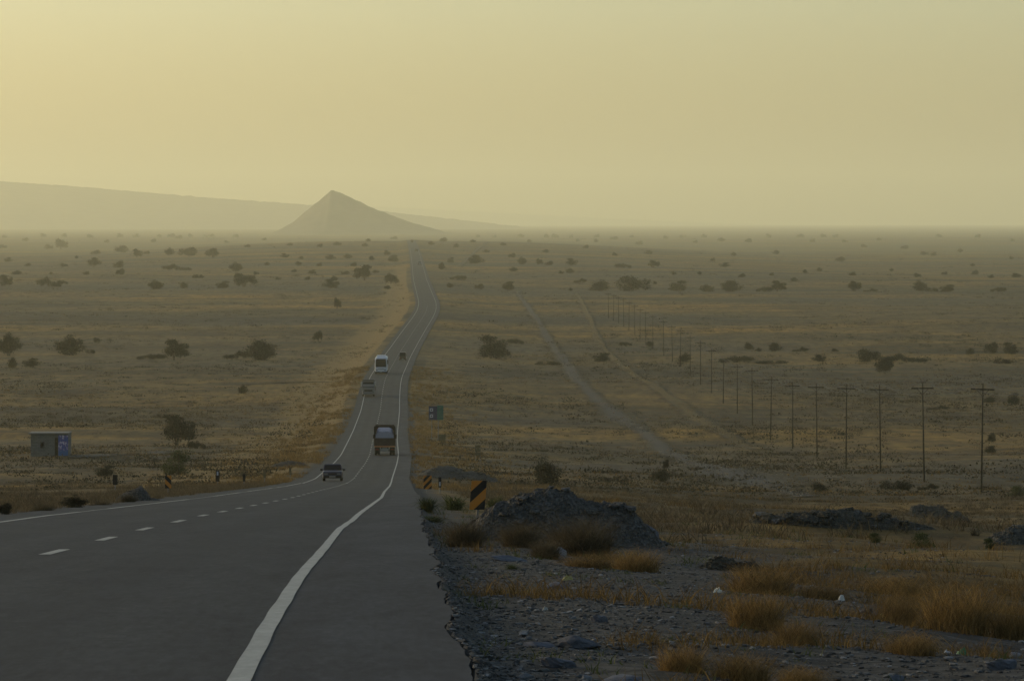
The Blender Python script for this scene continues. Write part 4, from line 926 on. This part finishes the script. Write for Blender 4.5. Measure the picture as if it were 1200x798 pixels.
m = MB(); m.loft([ring8(4.20, 1.2, .38, .74, .05), ring8(4.45, 1.16, .42, .72, .05)]); m.build('bumper', M_lc, r)
m = MB(); m.box(-.27, .27, 4.455, 4.47, .48, .60); m.build('front_plate', M_plate, r)
m = MB(); m.box(-.42, .42, -4.4, 3.9, .62, .86); m.build('chassis', M_trim, r)
m = MB(); m.box(-1.22, 1.22, -4.5, 2.1, .98, 1.12, 0, .02)
for sx in (-1, 1):
    m.box(*sorted((sx*1.22, sx*1.16)), -4.5, 2.1, 1.122, 2.2)
    for k in range(8): yy = -4.4+k*.9; m.box(*sorted((sx*1.222, sx*1.28)), yy, yy+.1, 1.0, 2.2)
m.box(-1.158, 1.158, 2.02, 2.1, 1.122, 3.05); m.box(-1.158, 1.158, -4.5, -4.42, 1.122, 2.2); m.build('cargo_bed', M_lb, r)
m = MB(); m.box(-1.0, 1.0, 2.0, 2.12, 3.08, 3.22, 0, .02); m.build('roof_rail', M_lc, r)
for sx in (-1, 1):
    m = MB(); m.loft([ring8(4.30, .17, -.10, .10, .03), ring8(4.38, .15, -.08, .08, .03)]); m.build('headlight', M_lamp, r, False, (sx*.92, 0, .86))
    m = MB(); m.box(*sorted((sx*1.26, sx*1.48)), 3.75, 3.90, 1.95, 2.75, 0, .03); m.build('mirror', paint('mirror_shell', (.30, .29, .25), .35, 0, .1, 3), r)
    wheel(r, sx*1.04, 3.25, .48, .28); wheel(r, sx*1.04, -2.4, .48, .28); wheel(r, sx*.73, -2.4, .48, .26)
tag(r, 'grey lorry with pale cab roof coming towards the camera behind the dark car', 'lorry')

# bus
d, l = lane_at(447, 437.3); r = on_road('bus', d, l, -1); r.scale = (1.08, 1, 1.10)
M_bw = carpaint('bus_white', (.36, .38, .42), .35)
hw = 1.25
m = MB(); m.loft([ring8(-5.6, hw*.96, .45, 3.2, .22), ring8(-5.4, hw, .40, 3.35, .22), ring8(5.0, hw, .38, 3.35, .24), ring8(5.45, hw*.98, .38, 3.15, .26), ring8(5.62, hw*.95, .40, 2.55, .2), ring8(5.70, hw*.92, .45, 1.45, .15)]); m.build('body', M_bw, r, False)
m = MB(); pts = []
z = [1.42, 2.55, 3.02]; y = [5.712, 5.632, 5.50]; ww = [1.10, 1.06, .98]
m.add([(sx*w_, yy+.012, zz) for zz, yy, w_ in zip(z, y, ww) for sx in (-1, 1)], [[0,1,3,2],[2,3,5,4]]); m.build('windscreen', M_glass, r)
for sx in (-1, 1):
    for k in range(7):
        a = -5.1+k*1.42; m = MB(); m.box(*sorted((sx*(hw+.004), sx*(hw-.02))), a, a+1.30, 1.75, 2.75); m.build('side_window', M_glass, r)
    m = MB(); m.loft([ring8(5.60, .19, -.11, .11, .04), ring8(5.715, .17, -.09, .09, .04)]); m.build('headlight', M_lamp, r, False, (sx*.85, 0, .78))
    m = MB(); m.box(*sorted((sx*1.30, sx*1.46)), 5.5, 5.62, 2.2, 2.85, 0, .04); m.build('mirror', M_trim, r)
    for wy in (3.2, -3.2): wheel(r, sx*1.08, wy, .50, .29)
m = MB(); m.loft([ring8(-1.5, .85, 3.34, 3.52, .06), ring8(-1.2, .95, 3.34, 3.62, .08), ring8(1.6, .95, 3.34, 3.62, .08), ring8(1.9, .85, 3.34, 3.52, .06)]); m.build('roof_unit', M_bw, r)
m = MB(); m.loft([ring8(5.55, 1.19, .26, .50, .04), ring8(5.78, 1.14, .30, .48, .04)]); m.build('bumper', M_trim, r)
m = MB(); m.box(-.27, .27, 5.785, 5.80, .33, .45); m.build('front_plate', M_plate, r)
m = MB(); m.box(-.62, .62, 5.62, 5.722, .92, 1.0, 0, .01); m.build('grille', M_trim, r)
tag(r, 'white bus with a large dark windscreen coming towards the camera', 'bus')

# ------------------------------------------------------------------ heaps of gravel and spoil
def rubble_mat(name, a, b, c):
    t = NT(name); p = t.coord(); n = t.noise(p, 1.3, 6, .7); v = t.n('ShaderNodeTexVoronoi', inp={'Vector': p, 'Scale': 24.0}); vc = t.n('ShaderNodeSeparateColor', inp={0: v.outputs['Color']}).outputs[0]
    col = t.ramp(t.math('ADD', t.math('MULTIPLY', n, .5), t.math('MULTIPLY', vc, .5)), [(.25, a), (.55, b), (.85, c)])
    t.bump(t.math('ADD', v.outputs['Distance'], n), 1.0, .05); return t.done(col, .95, 0, .12)
M_rub = rubble_mat('grey_rubble', (.040, .037, .033), (.068, .064, .057), (.120, .114, .105)); M_rub2 = rubble_mat('dark_spoil', (.036, .033, .026), (.058, .053, .041), (.090, .081, .063)); M_rub3 = rubble_mat('pale_spoil', (.045, .042, .035), (.075, .070, .058), (.12, .112, .095))
M_lump = rubble_mat('pale_lumps', (.052, .049, .044), (.090, .085, .078), (.14, .135, .127))
def heap(px, pyb, wpx, hpx, label, mat, seed, deep=.6, lobes=((0, 1, 1),), res=90, rough=.085, nst=160):
    """lobes: (offset in half widths, relative width, relative height)"""
    X, d, z, s = spot(px, pyb); a = wpx*s/2; h = hpx*s; u = np.linspace(-1.12, 1.12, res); v = np.linspace(-1.12, 1.12, int(res*.75))
    U, V = np.meshgrid(u, v, indexing='xy'); b = a*deep; x = U*a; y = V*b; q = np.zeros_like(U)
    for o, lw, lh in lobes:
        rr = np.sqrt(((U-o)/lw)**2+(V/min(1, lw*1.2))**2); rr = rr*(1+.18*noise2(np.arctan2(V, U-o)*1.1+seed, rr*0+seed*2.3)); q = np.maximum(q, lh*np.clip(1-rr, 0, 1)**.8*(1-.26*np.clip(1-rr, 0, 1)**2))
    m = np.clip(q*4, 0, 1); qz = h*q*1.16+m*(rough*1.5*h*noise2(x/(a*.42)+seed, y/(a*.30))+rough*.7*h*noise2(x/(a*.11)+seed, y/(a*.11))+rough*.45*h*noise2(x/(a*.045), y/(a*.045)+seed))
    gx, gy = X+x, d+b*.8+y; zz = hgt(gx, gy, False)+np.where(q > .001, qz-.02, -.15)
    zb = float(zz.min())
    V_ = np.stack([x, y+b*.8, zz-z], -1).reshape(-1, 3); F_ = [list(map(int, f)) for f in grid_faces(*U.shape)]; mi = [0]*len(F_)
    r = np.random.default_rng(seed+50); on = np.flatnonzero((q > .06).ravel()); V_ = [tuple(map(float, p)) for p in V_]     # lumps and boulders lying in the heap
    for k in on[r.integers(0, len(on), nst)]:
        sz = .035*a*(.35+r.uniform(0, 1)**4*2.2); c = np.array(V_[k]); bq = len(V_)
        V_ += [tuple(c+p*sz*r.uniform(.7, 1.3, 3)) for p in np.array([(1,0,0),(0,1,0),(-1,0,0),(0,-1,0),(.6,.6,.6),(-.6,.55,.65),(-.55,-.6,.55),(.6,-.5,.65),(0,0,-.6)])*np.array([1, 1, .75])]
        F_ += [[bq+i for i in f] for f in ((0,1,4),(1,2,5),(2,3,6),(3,0,7),(4,1,5),(5,2,6),(6,3,7),(7,0,4),(4,5,6),(4,6,7),(1,0,8),(2,1,8),(3,2,8),(0,3,8))]; mi += [1 if r.uniform() < .35 else 0]*14
    o = mobj('gravel_heap', np_mesh('gravel_heap', V_, F_, [mat, M_lump], mi, False), None, (X, d, z))
    tag(o, label, 'heap', 'heaps of gravel and spoil'); return o
heap(664, 640, 235, 74, 'big grey gravel heap beside the large striped board, long tail to the right', M_rub, 2, .45, ((-.15, .95, 1.0), (.22, .80, .90), (.62, .42, .40)), 170)
heap(167, 587, 70, 20, 'grey gravel heap on the left verge beside the left striped board', M_rub, 5, .55, ((-.05, 1, 1), (.3, .75, .85)), 60, .05)
heap(540, 562, 96, 17, 'low smooth grey heap behind the smaller striped board on the right', M_rub, 8, .6, ((-.35, .75, 1), (.25, .75, .7)), 70, .05)
heap(985, 621, 225, 27, 'long dark spoil heap at the right, above the row of green bushes', M_rub2, 11, .35, ((-.55, .5, .8), (-.05, .7, 1), (.5, .6, .7)), 150, .12)
heap(1200, 642, 90, 30, 'pale spoil heap cut by the right edge of the photo', M_rub3, 14, .6, ((0, 1, 1),), 60)
heap(336, 548, 50, 9, 'small bluish grey heap on the left bank near the dark oncoming car', M_rub3, 17, .6, ((0, 1, 1),), 40)
heap(862, 668, 90, 20, 'small dark heap of stones right of the big gravel heap', M_rub2, 19, .5, ((-.3, .6, .9), (.35, .6, .7)), 60, .2)
heap(1100, 612, 90, 24, 'small rough spoil heap right of the long dark spoil heap', M_rub3, 23, .5, ((-.2, .7, 1), (.4, .5, .6)), 60, .2)

# ------------------------------------------------------------------ stones
def stone_mat(name, a, b):
    t = NT(name); p = t.coord(); n = t.noise(p, 3, 6, .65); f = t.noise(p, 22, 4, .7); c = t.ramp(n, [(.3, a), (.7, b)])
    t.bump(t.math('ADD', n, t.math('MULTIPLY', f, .3)), .6, .05); return t.done(t.mix(1.0, c, t.ramp(t.rand(), [(0, (.75,)*3), (1, (1.25, 1.25, 1.3))]), 'MULTIPLY'), .9, 0, .15)
M_stone = stone_mat('grey_stone', (.060, .062, .070), (.115, .118, .130)); M_pale = stone_mat('pale_stone', (.13, .13, .132), (.22, .22, .222))
import bmesh
def rock_mesh(name, seed, mat, sub=3, flat=1.0):
    bm = bmesh.new(); bmesh.ops.create_icosphere(bm, subdivisions=sub, radius=.5); r = np.random.default_rng(seed)
    cuts = r.normal(size=(14, 3)); cuts /= np.linalg.norm(cuts, axis=1)[:,None]; dist = r.uniform(.26, .46, 14)
    for v in bm.verts:
        p = np.array(v.co)
        for n, q in zip(cuts, dist):
            e = p@n-q
            if e > 0: p = p-n*e*.92
        v.co = p*(1+.05*r.normal())
    me = bpy.data.meshes.new(name); bm.to_mesh(me); bm.free(); me.materials.append(mat); me.polygons.foreach_set('use_smooth', np.zeros(len(me.polygons), bool)); return me
ROCKS = [rock_mesh('stone', 60+i, M_stone) for i in range(4)]; PALE = [rock_mesh('stone', 70+i, M_pale) for i in range(2)]
def stone(px, pyb, wpx, hpx, label, pale=False, i=0, zoff=0, tilt=.15, deep=.7):
    X, d, z, s = spot(px, pyb); o = mobj('stone', (PALE if pale else ROCKS)[i % (2 if pale else 4)])
    o.scale = (wpx*s*1.15, wpx*s*deep, hpx*s*1.5); o.location = (X, d, z+zoff+hpx*s*.35); o.rotation_euler = (random.uniform(-tilt, tilt), random.uniform(-tilt, tilt), random.uniform(-.5, .5)); return tag(o, label, 'stone', 'larger stones on the gravel verge')
for a in [(681,758,48,15,'broad flat grey slab, the largest stone on the near gravel verge',False,0),(634,757,38,8,'thin flat slab just left of the broad grey slab'),(652,781,44,12,'flat slab in front of the broad grey slab',False,2),(652,690,34,10,'pale flat stone halfway up the gravel verge',False,3),
          (596,657,42,6,'long thin slab just below the dry brush beside the asphalt',False,1),(701,727,20,9,'rounded grey stone behind the broad grey slab',False,2),(617,797,17,10,'small stone at the bottom edge, left of the others',True,0),(687,798,14,9,'small pale stone at the bottom edge below the broad slab',True,1),
          (728,797,64,9,'dark wide slab at the bottom edge of the photo',False,3),(657,655,13,15,'upright pale stone at the foot of the big dark brush',True,0),(758,636,27,18,'pale boulder on the tail of the big gravel heap',False,1),(1190,760,20,9,'pale stone at the lower right below the tufts',True,1),(1085,772,22,8,'grey stone left of the green litter at the lower right',False,0),(1172,795,40,14,'large grey stone in the bottom right corner',False,2),(1050,797,22,9,'grey stone at the bottom edge on the right side',False,1),(972,720,14,6,'grey stone beside the white scrap among the tufts',False,3),(597,640,18,9,'grey stone between the two brown brushes',False,2)]: stone(*a)
X, d, z, s = spot(664, 628); 
def stones_stuff(name, n, seed, mat, d0, d1, smin, smax, xw, pw=1.5):
    r = np.random.default_rng(seed); d = d0+(d1-d0)*r.uniform(0, 1, n)**pw; x = redge(d)+.03+r.uniform(0, 1, n)**1.25*(xw+.10*d)
    k = (noise2(x/1.6+seed, d/1.8) > -.55); x, d = x[k], d[k]; n = len(x); z = hgt(x, d)
    oct_ = np.array([(1,0,0),(0,1,0),(-1,0,0),(0,-1,0),(.6,.6,.55),(-.6,.55,.6),(-.55,-.6,.5),(.6,-.5,.6),(0,0,-.6)], float)*.5
    fc = np.array([(0,1,4),(1,2,5),(2,3,6),(3,0,7),(4,1,5),(5,2,6),(6,3,7),(7,0,4),(4,5,6),(4,6,7),(1,0,8),(2,1,8),(3,2,8),(0,3,8)])
    s = smin*(smax/smin)**(r.uniform(0, 1, n)**3.4)
    a = r.uniform(0, 6.28, n); sc = np.stack([s*r.uniform(.8, 1.5, n), s*r.uniform(.7, 1.2, n), s*r.uniform(.45, .95, n)], 1)
    v = oct_[None]*(1+.25*r.normal(size=(n, 9, 3)))*sc[:,None,:]; c, sn = np.cos(a)[:,None], np.sin(a)[:,None]
    v = np.stack([v[...,0]*c-v[...,1]*sn+x[:,None], v[...,0]*sn+v[...,1]*c+d[:,None], v[...,2]+z[:,None]+s[:,None]*.06], -1)
    me = np_mesh(name, v.reshape(-1, 3), (fc[None]+np.arange(n)[:,None,None]*9).reshape(-1, 3), mat, None, False, {'tone': np.repeat(r.uniform(0, 1, n), 9)}); tag(mobj(name, me), kind='stuff')
def grit_mat():
    t = NT('gravel_stones'); c = t.ramp(t.attr('tone'), [(0, (.031, .030, .028)), (.5, (.060, .058, .055)), (.85, (.100, .098, .095)), (1, (.17, .168, .165))]); return t.done(c, .9, 0, .12)
M_grit = grit_mat()
stones_stuff('gravel_stones', 60000, 5, M_grit, 15, 85, .011, .065, 2.6, 1.7)

# ------------------------------------------------------------------ shrubs, brush and tufts near the road
def brush_mesh(name, mat, n, h, spread, seed, wid=.008, base=.2, droop=.5, tone=(.5, .22)):
    return tuft_obj_mesh(name, mat, n=n, h=h, spread=spread, seed=seed, wid=wid, base=base, droop=droop, tone=tone, segs=3)
TUFT = [brush_mesh('tuft', M_tuft, 1150, 1.1, .50+.1*i, 300+i, .011, .62, .6+.25*i, (.52, .34)) for i in range(3)]
BRUSH = [brush_mesh('brush', M_brown, 1900, 1.0, .62, 310+i, .013, .45, .5, (.38, .22)) for i in range(3)]
WEED = [brush_mesh('weed', M_leafg, 320, 1.0, .65, 320+i, .045, .25, .7, (.45, .22)) for i in range(2)]
def shrub(nm, me, px, pyb, wpx, hpx, label, cat, group, unit=1.5, unith=.92):
    X, d, z, s = spot(px, pyb); o = mobj(nm, me); w_ = wpx*s; o.scale = (w_/unit, w_/unit*.9, hpx*s/unith); o.location = (X, d+w_*.25, float(hgt(X, d+w_*.25))-.01); o.rotation_euler.z = random.uniform(0, 6.28); return tag(o, label, cat, group)
G1 = 'straw coloured tufts on the right foreground'
for i, a in enumerate([(888,737,80,46,'straw tuft left of centre among the right foreground tufts, behind a browner one'),(934,760,66,38,'browner low tuft in front of the leftmost big straw tuft'),(1054,730,60,44,'tall straw tuft left of the biggest one, yellow scrap at its foot'),(1124,740,92,60,'biggest and brightest straw tuft in the right foreground'),(1190,744,66,60,'straw tuft cut by the right edge of the photo'),(1069,772,72,35,'low brown tuft in front of the two tall straw tufts'),(893,696,90,34,'wide pale tuft behind the left foreground tufts'),(1050,697,70,28,'hazy low tuft behind the tall straw tuft'),(965,700,60,22,'thin low tuft behind the white scrap'),(800,790,70,34,'orange tuft at the bottom edge near the slabs'),(870,797,80,40,'orange tuft at the bottom edge, right of its neighbour by the slabs'),(940,798,64,30,'low orange tuft at the bottom edge, rightmost of three in line'),(745,668,70,26,'orange tuft at the foot of the big gravel heap tail'),(690,664,64,20,'small orange tuft below the big dark brush')]): shrub('straw_tuft', TUFT[i % 3], a[0], a[1], a[2], a[3]*1.4, a[4], 'grass tuft', G1)
G2 = 'dry brown brush near the road'
for i, a in enumerate([(545,641,66,42,'dry brown brush between the asphalt edge and the striped board'),(610,642,64,40,'dry brown brush in front of the left part of the gravel heap'),(682,652,120,62,'big dark brown brush in front of the gravel heap'),(640,655,52,30,'low dark brush at the left foot of the big brown brush'),(50,604,30,20,'dry brush on the left verge between two dark bushes'),(118,599,30,16,'dry brush on the left verge right of the dark low bush'),(150,592,24,12,'dry brush at the front of the left gravel heap')]): shrub('dry_brush', BRUSH[i % 3], *a, 'dry brush', G2)
for i, a in enumerate([(500,600,34,26,'spiky green weed reaching over the asphalt edge by the small board'),(532,598,44,26,'green weed left of the big striped board'),(508,612,40,12,'low dark green weed flat against the asphalt edge'),(580,597,30,24,'green weed just right of the big striped board'),(1182,765,22,22,'small green weed among the tufts at the lower right'),(600,668,26,12,'small yellowish weed below the dry brown brush')]): shrub('green_weed', WEED[i % 2], *a, 'weed', 'green weeds by the road', 1.5, .85)
for i, (px, pyb, w_, h_, lab) in enumerate([(888,635,23,10,'first from the left in the row of small green bushes'),(909,636,14,7,'tiny second one in the row of small green bushes'),(927,635,17,10,'third from the left in the row of small green bushes'),(969,641,23,14,'dark round fourth one in the row of small green bushes'),(1026,639,23,11,'fifth one in the row of small green bushes, beside a straw patch'),(1079,642,30,16,'largest one in the row of small green bushes'),(1160,642,23,12,'last one at the right in the row of small green bushes')]):
    X, d, z, s = spot(px, pyb); o = mobj('green_bush', GREENBUSH[i % 2]); o.scale = (w_*s, w_*s, h_*s*1.3); o.location = (X, d, z-.03); o.rotation_euler.z = random.uniform(0, 6); tag(o, lab, 'bush', 'row of small green bushes at the right')
for i, (px, pyb, w_, h_, lab) in enumerate([(86,598,40,17,'dark low bush on the left verge of the road'),(4,608,26,17,'dark bush cut by the left edge beside the road')]):
    X, d, z, s = spot(px, pyb); o = mobj('verge_bush', CROWNS['bush'][i]); o.scale = (w_*s/1.2, w_*s/1.2, h_*s); o.location = (X, d, z-.03); tag(o, lab, 'bush', 'dark bushes on the left verge')
X, d, z, s = spot(1143, 631); o = mobj('dead_shrub', brush_mesh('dead', M_weed, 130, 1.0, .8, 340, .02, .3, .2, (.1, .1))); o.scale = (30*s/1.7, 30*s/1.7, 15*s); o.location = (X, d, z); tag(o, 'dead twiggy shrub in front of the pale spoil heap at the right', 'dead shrub')

# ------------------------------------------------------------------ litter
def litter_mat(name, c, rough=.5): return paint(name, c, rough, 0, .15, 9, .4)
def crumple(nm, px, pyb, wpx, hpx, c, label, cat, seed):
    X, d, z, s = spot(px, pyb); r = np.random.default_rng(seed); n = 11; u = np.linspace(-1, 1, n); U, V = np.meshgrid(u, u); 
    w_ = wpx*s/2; hh = hpx*s
    x = w_*(U+.25*noise2(U*2+seed, V*2)); y = w_*.8*(V+.25*noise2(U*2, V*2+seed)); zz = hh*np.clip((1-.75*np.maximum(np.abs(U), np.abs(V))**2)*(.75+.6*noise2(U*1.7+seed, V*1.7)+.2*noise2(U*4, V*4+seed)), 0, 2)
    v = np.stack([x, y, zz], -1).reshape(-1, 3); o = mobj(nm, np_mesh(nm, v, grid_faces(n, n), litter_mat(nm+'_film', c), None, False), None, (X, d, z+.004)); return tag(o, label, cat, 'litter on the ground')
crumple('plastic_bag', 986, 708, 8, 8, (.42, .40, .36), 'upright white plastic scrap left of the tall straw tuft', 'litter', 1)
crumple('plastic_wrapper', 1033, 725, 9, 7, (.42, .38, .13), 'yellow wrapper at the foot of the tall straw tuft', 'litter', 2)
crumple('plastic_bag', 841, 699, 10, 7, (.42, .41, .34), 'pale scrap lying alone on the gravel right of the slabs', 'litter', 3)
crumple('plastic_bag', 1110, 766, 10, 6, (.34, .35, .36), 'white scrap touching the green bag at the lower right', 'litter', 4)
crumple('plastic_bag', 1128, 765, 14, 11, (.02, .14, .05), 'green plastic bag at the lower right', 'litter', 5)
crumple('rag', 1019, 716, 34, 7, (.012, .012, .013), 'black strip of rubber between the white scrap and the straw tuft', 'litter', 6)
crumple('paper_scrap', 908, 694, 6, 4, (.40, .39, .35), 'tiny pale scrap above the leftmost big straw tuft', 'litter', 7)
crumple('paper_scrap', 639, 716, 7, 5, (.22, .21, .18), 'small beige scrap on the gravel below the pale flat stone', 'litter', 8)
crumple('plastic_wrapper', 665, 682, 12, 7, (.22, .19, .05), 'yellowish scrap by the pale flat stone on the verge', 'litter', 9)
